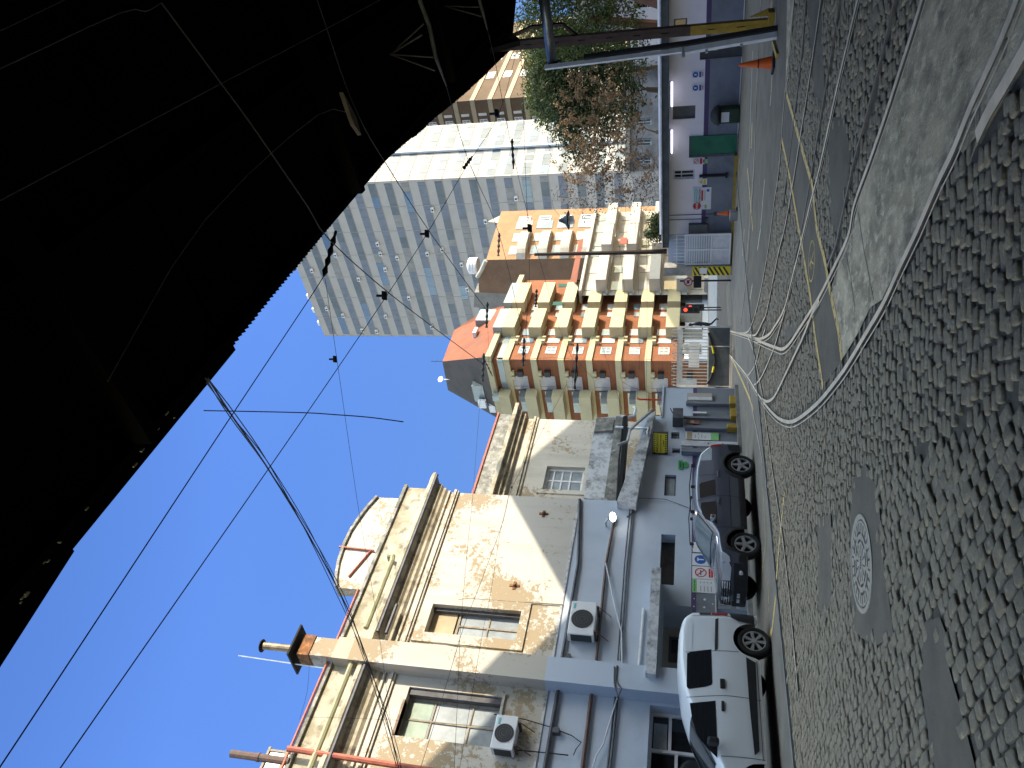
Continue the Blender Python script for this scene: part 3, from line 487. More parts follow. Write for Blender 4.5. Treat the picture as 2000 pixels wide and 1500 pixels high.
# ================================================================ vehicles: lofted bodies, patches laid on the body surface
def smooth_tab(xs, ys, s=.06):
    xx = np.linspace(xs[0]-.5, xs[-1]+.5, 600); yy = np.interp(xx, xs, ys); dx = xx[1]-xx[0]; k = max(1, int(s*3/dx)); g = np.exp(-.5*(np.arange(-k, k+1)*dx/s)**2); g /= g.sum()
    yp = np.convolve(np.pad(yy, k, mode='edge'), g, 'valid'); return lambda x: float(np.interp(x, xx, yp))
class Car:
    def __init__(s, af, nc, L, top, low0, hwz, wheels, wr, rr=.13, yaw=0.0, kf=.30, kr=.14, endf=.35, endr=.22):
        s.L = L; s.top = smooth_tab(*top, .05); s.low0 = low0; s.hwz = smooth_tab(*hwz, .035); s.wheels = wheels; s.wr = wr; s.rr = rr; s.kf = kf; s.kr = kr; s.endf = endf; s.endr = endr
        o = AN(af, nc); m_ = Matrix.Rotation(R(yaw), 3, 'Z'); s.ax = m_ @ A_; s.nx = m_ @ N_; s.o = o
    def P(s, x, q, z):
        c = (abs(q)/.82)**2.2; kx = s.kf*c*max(0, 1-x/.9)**1.5 - s.kr*c*max(0, 1-(s.L-x)/.5)**1.5
        return s.o + s.ax*(x+kx) + s.nx*q + Z_*z
    def hw(s, x, z):
        e = 1-.10*max(0, 1-x/s.endf)**2 - .06*max(0, 1-(s.L-x)/s.endr)**2; return s.hwz(z)*e
    def low(s, x):
        z = s.low0
        for wx in s.wheels:
            dx = abs(x-wx); r = s.wr+.075
            if dx < r: z = max(z, s.wr+math.sqrt(r*r-dx*dx))
        return z
    def ztq(s, x, q):
        zt = s.top(x); qs = s.hw(x, zt-s.rr); k = min(1, abs(q)/qs); return zt-s.rr+s.rr*(1-k**3.0)**(1/2.0)
    def body(s, mats, par, name='body'):
        xs = sorted(set(list(np.linspace(0, s.L, 120)) + [w+d for w in s.wheels for d in (-s.wr-.0749, s.wr+.0749)])); rows = []
        for x in xs:
            zl = s.low(x); zt = s.top(x); zs = zt-s.rr; half = []
            for t in np.linspace(0, 1, 15): z = zl+(zs-zl)*t; half.append((s.hw(x, z), z))
            qs = s.hw(x, zs)
            for k in (.97, .9, .8, .65, .45, .22, 0): half.append((qs*k, s.ztq(x, qs*k)))
            rows.append([s.P(x, q, z) for q, z in half] + [s.P(x, -q, z) for q, z in half[-2::-1]])
        b = MB(); b.grid(rows)
        for i in (0, -1):   # end caps, gridded so that they follow the plan curve
            x = xs[i]; zl = s.low(x); zt = s.top(x); g = []
            for q in np.linspace(-1, 1, 15):
                col = []
                for t in np.linspace(0, 1, 10):
                    z = zl+(zt-zl)*t; hh = s.hw(x, min(z, zt-s.rr)); qq = q*hh; zz = zl+(s.ztq(x, qq)-zl)*t if abs(q) < 1 else zl+(zt-s.rr-zl)*t; col.append(s.P(x, qq, zz))
                g.append(col)
            b.grid(g)
        o = b.build(name, mats, par, smooth=True, merge=True); return o
    def side(s, pts, mat_, par, name, off=.005, rows=5, cols=22, sg=1, mb=None):
        """patch on the flank: outline in (x, z), must be single-valued in x"""
        px_ = [p[0] for p in pts]; x0, x1 = min(px_), max(px_); n = len(pts); g = []
        for x in np.linspace(x0+1e-4, x1-1e-4, cols):
            c = []
            for i in range(n):
                (a, za), (b_, zb) = pts[i], pts[(i+1) % n]
                if (a-x)*(b_-x) <= 0 and a != b_: c.append(za+(zb-za)*(x-a)/(b_-a))
            if len(c) < 2: continue
            g.append([s.P(x, sg*(s.hw(x, z)+off), z) for z in np.linspace(min(c), max(c), rows)])
        b = mb or MB(); b.grid(g)
        return b if mb else b.build(name, mat_, par, smooth=True)
    def seam(s, pts, mb, w=.012, off=.004):
        for (x1, z1), (x2, z2) in zip(pts, pts[1:]):
            n = 6; dx, dz = x2-x1, z2-z1; l = math.hypot(dx, dz); ox, oz = -dz/l*w/2, dx/l*w/2; g = []
            for t in np.linspace(0, 1, n):
                x, z = x1+dx*t, z1+dz*t; g.append([s.P(x+ox, s.hw(x+ox, z+oz)+off, z+oz), s.P(x-ox, s.hw(x-ox, z-oz)+off, z-oz)])
            mb.grid(g)
    def deck(s, x0, x1, q0, q1, mat_, par, name, off=.008, t0=1.0):
        g = [[s.P(x, q*(t0+(1-t0)*(x-x0)/(x1-x0))*s.hw(x, s.top(x)-s.rr), s.ztq(x, q*(t0+(1-t0)*(x-x0)/(x1-x0))*s.hw(x, s.top(x)-s.rr))) + Z_*off - s.ax*off for q in np.linspace(q0, q1, 12)] for x in np.linspace(x0, x1, 14)]
        b = MB(); b.grid(g); return b.build(name, mat_, par, smooth=True)
    def front(s, pts, mat_, par, name, off=.008, mb=None, x=0.0):
        b = mb or MB(); n = len(pts); g = []; qs_ = [p[0] for p in pts]
        for q in np.linspace(min(qs_)+1e-4, max(qs_)-1e-4, 12):
            c = []
            for i in range(n):
                (a, za), (b_, zb) = pts[i], pts[(i+1) % n]
                if (a-q)*(b_-q) <= 0 and a != b_: c.append(za+(zb-za)*(q-a)/(b_-a))
            if len(c) >= 2: g.append([s.P(x, q, z) - s.ax*off*(1 if x < 1 else -1) for z in np.linspace(min(c), max(c), 4)])
        b.grid(g); return b if mb else b.build(name, mat_, par, smooth=True)
    def wheel(s, x, q, par, spokes, lab=None):
        c = s.o+s.ax*x+s.nx*q+Z_*s.wr; r = s.wr; sg = 1 if q > 0 else -1; n = s.nx*sg
        t = bpy.data.objects.new('wheel', None); COL.objects.link(t); t.location = c; t.parent = par; t.matrix_parent_inverse = Matrix.Translation(par.location).inverted()
        def bld(b, nm, m_, **k): o = b.build(nm, m_, None, **k); o.parent = t; o.matrix_parent_inverse = Matrix.Translation(c).inverted(); return o
        b = MB(); b.lathe(c, n, [(r*.62, -.19), (r*.93, -.19), (r, -.16), (r, -.03), (r*.96, -.005), (r*.86, .004), (r*.70, -.008), (r*.66, -.03)], 32, caps=False); bld(b, 'tyre', m_rubber, smooth=True)
        b = MB(); ri = r*.665; b.lathe(c, n, [(ri, -.02), (ri+.008, -.004), (ri-.012, -.008), (ri-.02, -.05)], 28, caps=False)
        for k in range(spokes):
            a = 2*math.pi*(k+.2)/spokes; e = s.ax*math.cos(a)+Z_*math.sin(a); g = n.cross(e); w0, w1 = (.018, .036) if spokes > 5 else (.035, .032)
            b.add([c+e*.03+g*w0-n*.005, c+e*.03-g*w0-n*.005, c+e*(ri-.01)-g*w1-n*.012, c+e*(ri-.01)+g*w1-n*.012, c+e*.03+g*w0-n*.05, c+e*.03-g*w0-n*.05, c+e*(ri-.01)-g*w1-n*.05, c+e*(ri-.01)+g*w1-n*.05], [(0, 1, 2, 3), (0, 3, 7, 4), (1, 5, 6, 2)])
        b.lathe(c, n, [(.05, -.03), (.05, .0), (.035, .006)], 14); bld(b, 'rim', m_rim)
        b = MB(); b.lathe(c, n, [(ri-.005, -.10), (ri-.01, -.055), (.02, -.052)], 20); bld(b, 'brake_shade', m_liner)
    def liner(s, par):
        b = MB(); f = Fr(s.o, 0)
        o = s.o+s.ax*.25-s.nx*.55+Z_*(s.low0+.02); b.obox(o, s.ax*(s.L-.5), s.nx*1.10, Z_*.5)
        o = s.o+s.ax*.5-s.nx*.66+Z_*(s.low0+.04); b.obox(o, s.ax*.02, s.nx*1.32, Z_*.5)
        b.build('underbody', m_liner, par)
    def px(s, x, y, q):   # photo pixel -> (x along the car, z) on its flank
        o = s.o+s.nx*q; r_ = ray(x, y); p = CAM+r_*((o-CAM).dot(s.nx)/r_.dot(s.nx)); return ((p-s.o).dot(s.ax), p.z)
# ---- white van
vt = thing('white_van', 'white panel van with a glazed sliding door parked along the cream building', 'van', AN(8.7, -14.2))
V = Car(5.90, -14.2, 4.35, ([0, .06, .25, 1.08, 1.25, 2.17, 2.6, 3.3, 3.9, 4.2, 4.31, 4.35], [.72, .86, .95, 1.05, 1.13, 1.56, 1.70, 1.785, 1.775, 1.72, 1.63, 1.55]), .24,
        ([.15, .3, .5, .8, 1.0, 1.3, 1.55, 1.7, 1.85], [.77, .81, .83, .83, .81, .755, .705, .67, .63]), [.80, 3.65], .322, rr=.11, kf=.3, kr=.10)
V.body(m_whitecar, vt); V.liner(vt)
for x in V.wheels: V.wheel(x, .80, vt, 7); V.wheel(x, -.80, vt, 7)
def vp(l, q=.80): return [V.px(x, y, q) for x, y in l]
V.side(vp([(1342, 1271), (1341, 1339), (1346, 1344), (1388, 1343), (1391, 1338), (1389, 1271)], .74), m_glassd, vt, 'door_window')
V.side(vp([(1347, 1369), (1352, 1405), (1362, 1436), (1380, 1462), (1401, 1484), (1400, 1440), (1397, 1372)], .74), m_glassd, vt, 'door_window')
V.deck(1.20, 2.08, -.84, .84, m_glassd, vt, 'windscreen', t0=.94)
V.side(vp([(1397, 1203), (1396, 1270), (1402, 1270), (1403, 1203)], .82), m_cladding, vt, 'slide_rail', rows=2)
V.side(vp([(1457, 1284), (1463, 1370), (1474, 1476), (1484, 1476), (1479, 1370), (1476, 1292)], .83), m_cladding, vt, 'rub_strip', off=.014)
for l_ in ([(3.345, .62), (3.345, 1.0), (3.33, 1.62)], [(2.38, .27), (2.40, .9), (2.36, 1.60)], [(1.27, .27), (1.25, 1.0)], [(4.22, .62), (4.24, 1.5)], [(1.27, .30), (3.2, .30)]): b = MB(); V.seam(l_, b); b.build('door_seam', m_conduit, vt)
b = MB(); V.seam([(3.4, 1.52), (4.0, 1.50)], b, w=.016, off=.012); V.seam([(3.4, 1.08), (3.75, 1.12), (4.0, 1.28), (4.1, 1.46)], b, w=.016, off=.012); b.build('panel_crease', m_whitecar, vt)
V.side([(4.02, .30), (4.06, .60), (4.16, .74), (4.34, .78), (4.34, .30)], m_cladding, vt, 'bumper', off=.022)
V.side([(4.25, .82), (4.255, 1.12), (4.342, 1.12), (4.342, .80)], m_taill, vt, 'tail_lamp', off=.012)
V.side([(4.26, 1.13), (4.265, 1.36), (4.342, 1.36), (4.342, 1.13)], m_cladding, vt, 'lamp_surround', off=.012)
V.front([(-.72, .28), (-.72, .62), (.72, .62), (.72, .28)], m_cladding, vt, 'rear_bumper', x=V.L, off=.03)
V.front([(-.55, .95), (-.5, 1.45), (.5, 1.45), (.55, .95)], m_glassd, vt, 'rear_window', x=V.L, off=.012)
b = MB(); b.obox(V.P(2.53, V.hw(2.6, .94)+.004, .90), V.ax*.20, V.nx*.03, Z_*.09); b.build('handle', m_cladding, vt, bevel=.015)
b = MB(); b.obox(V.P(2.08, V.hw(2.1, .95)+.004, .92), V.ax*.20, V.nx*.025, Z_*.055); b.build('handle', m_cladding, vt, bevel=.012)
b = MB(); b.obox(V.P(1.38, .83, 1.03), V.ax*.12, V.nx*.17, Z_*.20); b.build('wing_mirror', m_cladding, vt, bevel=.04)
for sg in (1, -1): V.front([(sg*.45, .68), (sg*.40, .86), (sg*.72, .84), (sg*.74, .70)], m_headl, vt, 'headlight')
V.front([(-.7, .25), (-.7, .55), (.7, .55), (.7, .25)], m_cladding, vt, 'front_bumper', off=.02)
# ---- dark grey sport utility car, nose towards the van
ct = thing('grey_car', 'dark grey high riding car with roof bars parked in front of the safety signs', 'car', AN(13.7, -14.5))
S = Car(11.52, -14.62, 4.32, ([0, .05, .2, .7, 1.15, 1.25, 1.95, 2.15, 2.7, 3.4, 3.9, 4.12, 4.25, 4.32], [.74, .86, .93, .985, 1.02, 1.06, 1.44, 1.49, 1.515, 1.49, 1.40, 1.22, 1.02, .95]), .30,
        ([.2, .35, .6, .85, .98, 1.2, 1.4, 1.55], [.78, .83, .86, .855, .83, .745, .675, .61]), [.86, 3.40], .345, rr=.11, yaw=-2, kf=.40, kr=.16)
S.body(m_greycar, ct); S.liner(ct)
for x in (.86, 3.40): S.wheel(x, .84, ct, 5); S.wheel(x, -.84, ct, 5)
def sp(l, q=.78): return [S.px(x, y, q) for x, y in l]
S.side(sp([(1369, 986), (1371, 1000), (1378, 1013), (1400, 1028), (1400, 1000), (1398, 981), (1370, 979)], .76), m_glassd, ct, 'door_window')
S.side(sp([(1366, 943), (1367, 968), (1369, 970), (1398, 970), (1396, 940), (1369, 940)], .76), m_glassd, ct, 'door_window')
S.side([(3.55, 1.05), (3.62, 1.32), (3.80, 1.31), (4.05, 1.08), (4.0, 1.04)], m_glassw, ct, 'quarter_window')
S.deck(1.29, 1.93, -.84, .84, m_glass, ct, 'windscreen', t0=.95)
for wx in S.wheels:   # black flares hugging the arches
    b = MB(); g = []
    for a in np.linspace(.0, math.pi, 26):
        row = []
        for rr_ in (.405, .44, .50):
            x, z = wx+rr_*math.cos(a), S.wr+rr_*math.sin(a); z = max(z, .24); row.append(S.P(x, S.hw(x, z)+(.03 if rr_ < .48 else .006), z))
        g.append(row)
    b.grid(g); b.build('wheel_arch_trim', m_cladding, ct, smooth=True)
S.side([(1.30, .28), (1.30, .42), (2.96, .42), (2.96, .28)], m_cladding, ct, 'sill', off=.016)
S.side([(0.02, .32), (0.02, .50), (.30, .48), (.42, .34)], m_cladding, ct, 'bumper', off=.012); S.side([(3.85, .34), (3.9, .62), (4.30, .66), (4.30, .34)], m_cladding, ct, 'bumper', off=.012)
S.side([(4.10, .80), (4.12, 1.08), (4.22, 1.06), (4.30, .86), (4.29, .78)], m_taill, ct, 'tail_lamp', off=.01)
for l_ in ([(1.32, .42), (1.30, .95)], [(2.28, .42), (2.30, .98), (2.25, 1.42)], [(3.02, .9), (3.10, 1.38)], [(1.30, .64), (2.96, .64)]): b = MB(); S.seam(l_, b); b.build('door_seam', m_black, ct)
for x in (2.12, 3.02):
    b = MB(); b.obox(S.P(x-.1, S.hw(x, .90)+.003, .885), S.ax*.2, S.nx*.03, Z_*.04); b.build('handle', m_greycar, ct, bevel=.01)
b = MB(); b.obox(S.P(1.45, .84, .98), S.ax*.11, S.nx*.17, Z_*.13); mi = b.build('wing_mirror', m_chrome, ct, bevel=.03)
for qs in (.60, -.60):
    b = MB(); b.tube([S.P(1.85, qs, 1.47), S.P(1.95, qs, 1.555), S.P(2.8, qs*.985, 1.595), S.P(3.55, qs, 1.54), S.P(3.65, qs, 1.47)], .013, 6); [b.obox(S.P(x, qs-.02, 1.46), S.ax*.07, S.nx*.04, Z_*.10) for x in (1.92, 2.75, 3.5)]; b.build('roof_bar', m_cladding, ct)
b = MB(); S.front([(-.42, .66), (-.40, .86), (.40, .86), (.42, .66)], None, None, '', mb=b); gr = b.build('grille', m_cladding, ct)
b = MB(); [S.front([(-.44, z), (-.44, z+.022), (.44, z+.022), (.44, z)], None, None, '', mb=b, off=.018) for z in (.68, .73, .78, .83)]; b.build('grille_bar', m_chrome, gr)
b = MB(); b.poly([S.P(0, q, z)-S.ax*.035 for q, z in ((0, .70), (.055, .765), (0, .83), (-.055, .765))]); b.build('badge', m_chrome, gr)
for sg in (1, -1):
    S.front([(sg*.46, .68), (sg*.46, .86), (sg*.78, .84), (sg*.80, .72), (sg*.7, .66)], m_headl, ct, 'headlight', off=.012)
S.side([(0.0, .68), (0.0, .85), (.25, .89), (.40, .86), (.14, .70)], m_headl, ct, 'headlight', off=.01)
S.front([(-.78, .32), (-.78, .60), (.78, .60), (.78, .32)], m_cladding, ct, 'front_bumper', off=.02)
npf = S.front([(-.20, .44), (-.20, .54), (.20, .54), (.20, .44)], mat('number_plate', (.05, .05, .05), rough=.5), ct, 'number_plate', off=.035)
b = MB(); [b.poly([S.P(0, q+dx, z)-S.ax*.04 for dx, z in ((-.018, .46), (.018, .46), (.018, .52), (-.018, .52))]) for q in (-.14, -.09, -.04, .05, .10, .15)]; b.build('plate_character', m_white, npf)
for sg in (1, -1): b = MB(); b.lathe(S.P(0, sg*.62, .45)-S.ax*.02, -S.ax, [(.045, -.05), (.045, .02), (.02, .025)], 12); b.build('fog_lamp', m_headl, ct)
# ================================================================ ground
def GP(l, z=0.0): return [G(x, y, z) for x, y in l]
m_soil = mat('joint_dirt', (.135, .111, .08), (.09, .075, .055), sc=4, bump=.5, bsc=60, c3=(.03, .04, .02), sc3=1.2, lo3=.6, hi3=.75)
m_asph = mat('asphalt', (.19, .157, .115), (.14, .118, .088), sc=1.5, rough=.9, bump=.55, bsc=110, c3=(.09, .085, .08), sc3=60, lo3=.60, hi3=.68)
m_asph2 = mat('asphalt_lane', (.22, .185, .145), (.16, .14, .112), sc=1.1, rough=.85, bump=.3, bsc=90, c3=(.20, .18, .15), sc3=.7, lo3=.55, hi3=.75)
m_slab = mat('worn_concrete_slab', (.56, .445, .29), (.25, .20, .135), sc=2.6, rough=.85, bump=.5, bsc=40, c3=(.74, .61, .41), sc3=9, lo3=.50, hi3=.66, stretch=(.9, .55, 1))
m_pave = mat('far_pavement', (.12, .095, .075), (.10, .08, .065), sc=.8, rough=.9)
m_cob = mat('granite_cobble', (.33, .265, .18), (.215, .172, .118), sc=7, lo=.35, hi=.68, rough=.8, bump=1.0, bsc=38, c3=(.42, .345, .24), sc3=17, lo3=.56, hi3=.66)
m_rail = mat('polished_rail', (.80, .67, .49), (.60, .50, .36), sc=3, rough=.38, metal=.1)  # pale base colour stands in for light reflected off the polished head
m_rdull = mat('dull_rail', (.26, .22, .17), (.16, .14, .11), sc=5, rough=.6)
m_raild = mat('rusty_rail_side', (.10, .075, .055), (.05, .045, .04), sc=8, rough=.8)
m_line = mat('worn_yellow_line', (.80, .54, .19), (.62, .42, .16), sc=5, lo=.35, hi=.6, rough=.8, c3=(.10, .09, .075), sc3=12, lo3=.54, hi3=.64)
m_wline = mat('worn_white_line', (.78, .68, .52), (.6, .52, .40), sc=5, rough=.8, c3=(.10, .10, .095), sc3=10, lo3=.56, hi3=.66)
m_kerb = mat('stone_kerb', (.22, .215, .20), (.15, .148, .14), sc=3, bump=.3, bsc=25)
b = MB(); b.poly([(-700, -60, -.018), (700, -60, -.018), (700, 1500, -.018), (-700, 1500, -.018)]); struct('ground', b, m_soil)
# left parking lane, right service lane, yard by the gate
b = MB(); b.poly([AN(-6, -12.0, -.002), AN(60, -12.0, -.002), AN(60, -16.85, -.002), AN(-6, -16.85, -.002)][::-1]); struct('parking_lane', b, m_asph2)
rl = [(1500, 0), (1490, 90), (1470, 450), (1446, 640), (1428, 700), (1424, 640), (1428, 540), (1437, 420), (1448, 105), (1452, 0)]
b = MB(); b.poly(GP([(1555, -60), (1536, 180), (1508, 450), (1484, 590), (1452, 660), (1424, 694), (1418, 560), (1428, 540), (1437, 420), (1448, 105), (1455, -60)], -.004)); struct('service_lane', b, m_asph)
b = MB(); b.poly(GP([(1483, 770), (1455, 722), (1424, 690), (1415, 690), (1415, 780), (1440, 800)], -.006)); struct('gate_yard', b, m_asph2)
b = MB(); b.poly([(-60, 34, -.008), (90, 34, -.008), (90, 47, -.008), (-60, 47, -.008)]); struct('street', b, m_pave)
b = MB(); b.prism([(-60, 47, -.02), (90, 47, -.02), (90, 120, -.02), (-60, 120, -.02)], Vector((0, 0, .14))); struct('far_pavement', b, m_conc)
PATCH = {'asphalt_patch_main': [(1661, 965), (1664, 940), (1690, 905), (1715, 960), (1727, 1115), (1739, 1190), (1745, 1238), (1712, 1262), (1685, 1247), (1668, 1230), (1660, 1160)],
         'a2': [(1600, 1010), (1622, 1005), (1626, 1080), (1624, 1170), (1612, 1215), (1598, 1190), (1596, 1080)],
         'a3': [(1805, 1215), (1835, 1205), (1848, 1240), (1852, 1300), (1880, 1400), (1905, 1500), (1920, 1560), (1830, 1560), (1818, 1500), (1812, 1420), (1796, 1320)],
         'a4': [(1620, 225), (1650, 235), (1662, 300), (1652, 400), (1642, 452), (1624, 452), (1615, 330)],
         'a5': [(1574, -30), (1603, -30), (1612, 190), (1602, 235), (1590, 200)],
         'a6': [(1527, 640), (1556, 628), (1575, 600), (1560, 640), (1535, 672)]}
WALK = [(1536, 183), (1562, 276), (1586, 360), (1595, 447), (1610, 505), (1622, 574), (1637, 643), (1644, 703), (1607, 757), (1592, 658), (1583, 583), (1565, 472), (1550, 400), (1544, 354), (1527, 273), (1520, 190)]
for k, l in PATCH.items(): b = MB(); b.poly(GP(l, -.003)); struct('asphalt_patch', b, m_asph)
b = MB(); b.poly(GP(WALK, -.001)); struct('asphalt_walkway', b, m_asph)
# rails: photo polylines dropped on the ground
RAIL = {
 'N': [(1424, 692), (1454, 727), (1475, 760), (1493, 787), (1514, 811), (1532, 822), (1550, 823), (1574, 808), (1604, 781), (1640, 736), (1664, 700), (1694, 649), (1727, 592), (1760, 520), (1793, 450), (1832, 360), (1865, 291), (1895, 216), (1925, 150), (1955, 84), (1988, 0), (2015, -80)],
 'M': [(1427, 647), (1460, 656), (1490, 669), (1514, 678), (1528, 682), (1542, 672), (1562, 642), (1580, 614), (1601, 580), (1631, 520), (1658, 460), (1670, 399), (1700, 315), (1730, 228), (1760, 135), (1784, 60), (1802, 0), (1825, -80)],
 'P': [(1462, 657), (1482, 662), (1500, 655), (1512, 640), (1532, 604), (1550, 535), (1565, 475), (1583, 400), (1604, 318), (1634, 180), (1676, 0), (1696, -80)],
 'Q': [(1452, 652), (1468, 655), (1478, 652), (1490, 628), (1499, 604), (1520, 499), (1532, 450), (1547, 372), (1562, 279), (1580, 165), (1604, 0), (1616, -80)],
 'S': [(1440, 650), (1456, 650), (1466, 640), (1481, 592), (1499, 499), (1512, 400), (1522, 330), (1534, 180), (1552, 0), (1561, -80)],
 'T': [(1489, 780), (1499, 784), (1510, 778), (1520, 762), (1541, 718), (1568, 661), (1586, 616), (1601, 586)],
 'U': [(1473, 752), (1480, 747), (1491, 730), (1512, 680), (1524, 640), (1534, 606)],
 'W': [(1458, 735), (1466, 728), (1477, 708), (1486, 670), (1496, 640)],
 'X': [(1461, 656), (1470, 680), (1483, 738), (1492, 790), (1500, 850), (1512, 940), (1528, 1043), (1541, 1154), (1552, 1270), (1559, 1349)],
 'Y': [(1461, 745), (1468, 790), (1480, 850), (1490, 905)],
 'R': [(1755, -30), (1748, 0), (1725, 99), (1695, 219), (1670, 309), (1649, 405), (1640, 447), (1632, 481), (1616, 522)],
 'V': [(1645, -30), (1640, 0), (1623, 114), (1607, 210), (1592, 300), (1574, 405), (1566, 447), (1552, 510)],
 'Z': [(1578, -30), (1575, 0), (1568, 90), (1556, 195), (1547, 270), (1530, 400)],
 'B': [(1487, 0), (1480, 130), (1473, 330), (1466, 449), (1456, 560), (1447, 632)],
 'K': [(1910, 268), (1935, 216), (1968, 160), (2010, 85), (2060, -20)]}
RLAB = {'N': 'long curved tram rail sweeping from the gate along the lower slab edge', 'M': 'curved tram rail along the upper edge of the concrete slab, meeting the frog', 'P': 'bright tram rail between cobbles above the dark asphalt patch', 'Q': 'thin tram rail crossing the yellow walkway lines near the service lane',
        'S': 'farthest tram rail, beside the service lane asphalt', 'T': 'short inner curved rail ending at the frog', 'U': 'thin curved rail linking the two gate tracks across the cobbles', 'W': 'smallest curved rail right in front of the gate', 'X': 'straight thin rail running left past the dark grey car', 'Y': 'short thin rail stub beside the parking lane by the gate', 'R': 'dull grey guard rail just above the concrete slab', 'V': 'dull grey rail between two bright rails on the cobbles', 'Z': 'dull thin rail closest to the farthest tram rail', 'B': 'thin rail out in the grey service lane beyond the cobbles', 'K': 'broad steel strip ending among the cobbles in the near right corner'}
def resample(pts, step):
    out = [pts[0]]
    for a, c in zip(pts, pts[1:]):
        n = max(1, int((c-a).length/step)); out += [a+(c-a)*(k/n) for k in range(1, n+1)]
    return out
def catmull(p, n=6):
    q = [p[0]*2-p[1]]+p+[p[-1]*2-p[-2]]; out = []
    for i in range(1, len(q)-2):
        for t in np.linspace(0, 1, n, endpoint=False):
            t = float(t); out.append(.5*((2*q[i])+(q[i+1]-q[i-1])*t+(2*q[i-1]-5*q[i]+4*q[i+1]-q[i+2])*t*t+(3*q[i]-q[i-1]-3*q[i+1]+q[i+2])*t**3))
    return out+[p[-1]]
RP = {}
for k, l in RAIL.items():
    pts = catmull(GP(l)); RP[k] = pts
    wd = .10 if k == 'K' else (.062 if k in 'NMPT' else .045); b = MB(); L1 = []; 
    for i, p in enumerate(pts):
        t_ = (pts[min(i+1, len(pts)-1)]-pts[max(i-1, 0)]).normalized(); s_ = Vector((t_.y, -t_.x, 0)); L1.append((p, s_))
    def strip(o0, o1, z0, z1, m):
        b.grid([[p+s_*o0+Z_*z0, p+s_*o1+Z_*z1] for p, s_ in L1], m)
    strip(-wd/2, wd/2, .010, .010, 0); strip(-wd/2-.008, -wd/2, -.016, .010, 1); strip(wd/2, wd/2+.004, .010, -.014, 1)
    if k in 'NMPTQ': strip(wd/2+.004, wd/2+.045, -.014, -.014, 2); strip(wd/2+.045, wd/2+.048, -.014, .006, 1); strip(wd/2+.048, wd/2+.066, .006, .006, 1 if k in 'TQ' else 0)
    one('tram_rail', b, [m_rail if k not in 'RVZ' else m_rdull, m_raild, m_soil], RLAB[k], 'rail', 'tram rails set in the paving')
# slab between M and N
fr_ = [G(*q) for q in [(1644, 703), (1672, 660), (1700, 612), (1716, 596)]]
mid = [(1644, 700), (1622, 572), (1640, 500)]
slab = GP([(1640, 505), (1664, 452), (1676, 396), (1706, 312), (1736, 226), (1766, 132), (1790, 57), (1808, -3), (1830, -80), (2012, -80), (1984, 0), (1951, 84), (1921, 150), (1891, 216), (1861, 290), (1828, 358), (1789, 448), (1756, 516), (1722, 586), (1700, 600), (1676, 650), (1646, 700), (1637, 643), (1625, 574)], .001)
b = MB(); b.poly(slab); struct('concrete_slab', b, m_slab)
b = MB(); b.poly(GP([(1910, 262), (1890, 330), (1905, 290), (1985, 150), (2030, 70), (2060, -60), (1995, -10), (1960, 80), (1930, 150), (1900, 216), (1872, 290), (1880, 300)], .0)); struct('concrete_strip', b, m_slab)
for l in ([(1676, 415), (1684, 470), (1698, 540), (1706, 588)], [(1652, 492), (1662, 545), (1670, 610)]):
    b = MB(); p = resample(GP(l, .003), .1); b.grid([[q+Vector((pnoise(q*7)*.03, -.007, 0)), q+Vector((pnoise(q*7)*.03, .007, 0))] for q in p]); struct('slab_joint', b, m_black)
b = MB(); b.poly(GP([(1537, -40), (1555, -40), (1552, 0), (1544, 90), (1536, 180), (1534, 180), (1536, 90), (1537, 0)], .002)); struct('concrete_strip', b, m_slab)
# markings
def stripe(l, wd, m, name='painted_line', z=.004, dash=None):
    p = resample(GP(l, z), .25); b = MB(); g = []; acc = 0; on = True
    for i, q in enumerate(p):
        t_ = (p[min(i+1, len(p)-1)]-p[max(i-1, 0)]).normalized(); s_ = Vector((t_.y, -t_.x, 0))
        if dash:
            acc += .25
            if acc > dash[0 if on else 1]:
                if on and len(g) > 1: b.grid(g)
                g = []; acc = 0; on = not on
            if not on: continue
        g.append([q+s_*wd/2, q-s_*wd/2])
    if len(g) > 1: b.grid(g)
    struct(name, b, m)
stripe([(1536, 183), (1562, 276), (1586, 360), (1595, 447), (1610, 505), (1622, 574), (1637, 643), (1644, 703)], .11, m_line)
stripe([(1527, 273), (1544, 354), (1560, 447), (1565, 472), (1583, 583), (1592, 658), (1607, 757)], .10, m_line)
stripe([(1432, 705), (1450, 745), (1464, 778), (1471, 800)], .10, m_line)
stripe([(1515, 20), (1506, 180), (1495, 330), (1485, 450), (1465, 585)], .09, m_wline, dash=(2.2, 1.1)); stripe([(1470, 100), (1462, 330), (1450, 500)], .08, m_wline, dash=(3, 2)); stripe([(1480, 130), (1472, 330), (1458, 510)], .07, m_wline)
stripe([(1460, 330), (1470, 450)], .12, m_line); stripe([(1469, 240), (1467, 290)], .2, m_line); stripe([(1444, 310), (1436, 430), (1431, 520)], .12, m_line)
stripe([(1532, 960), (1522, 1060), (1516, 1130)], .11, m_line); stripe([(1515, 1165), (1508, 1230), (1496, 1262)], .13, m_line); stripe([(1490, 950), (1495, 1060), (1488, 1120), (1478, 1180)], .05, m_line); stripe([(1500, 1135), (1502, 1200)], .05, m_line)
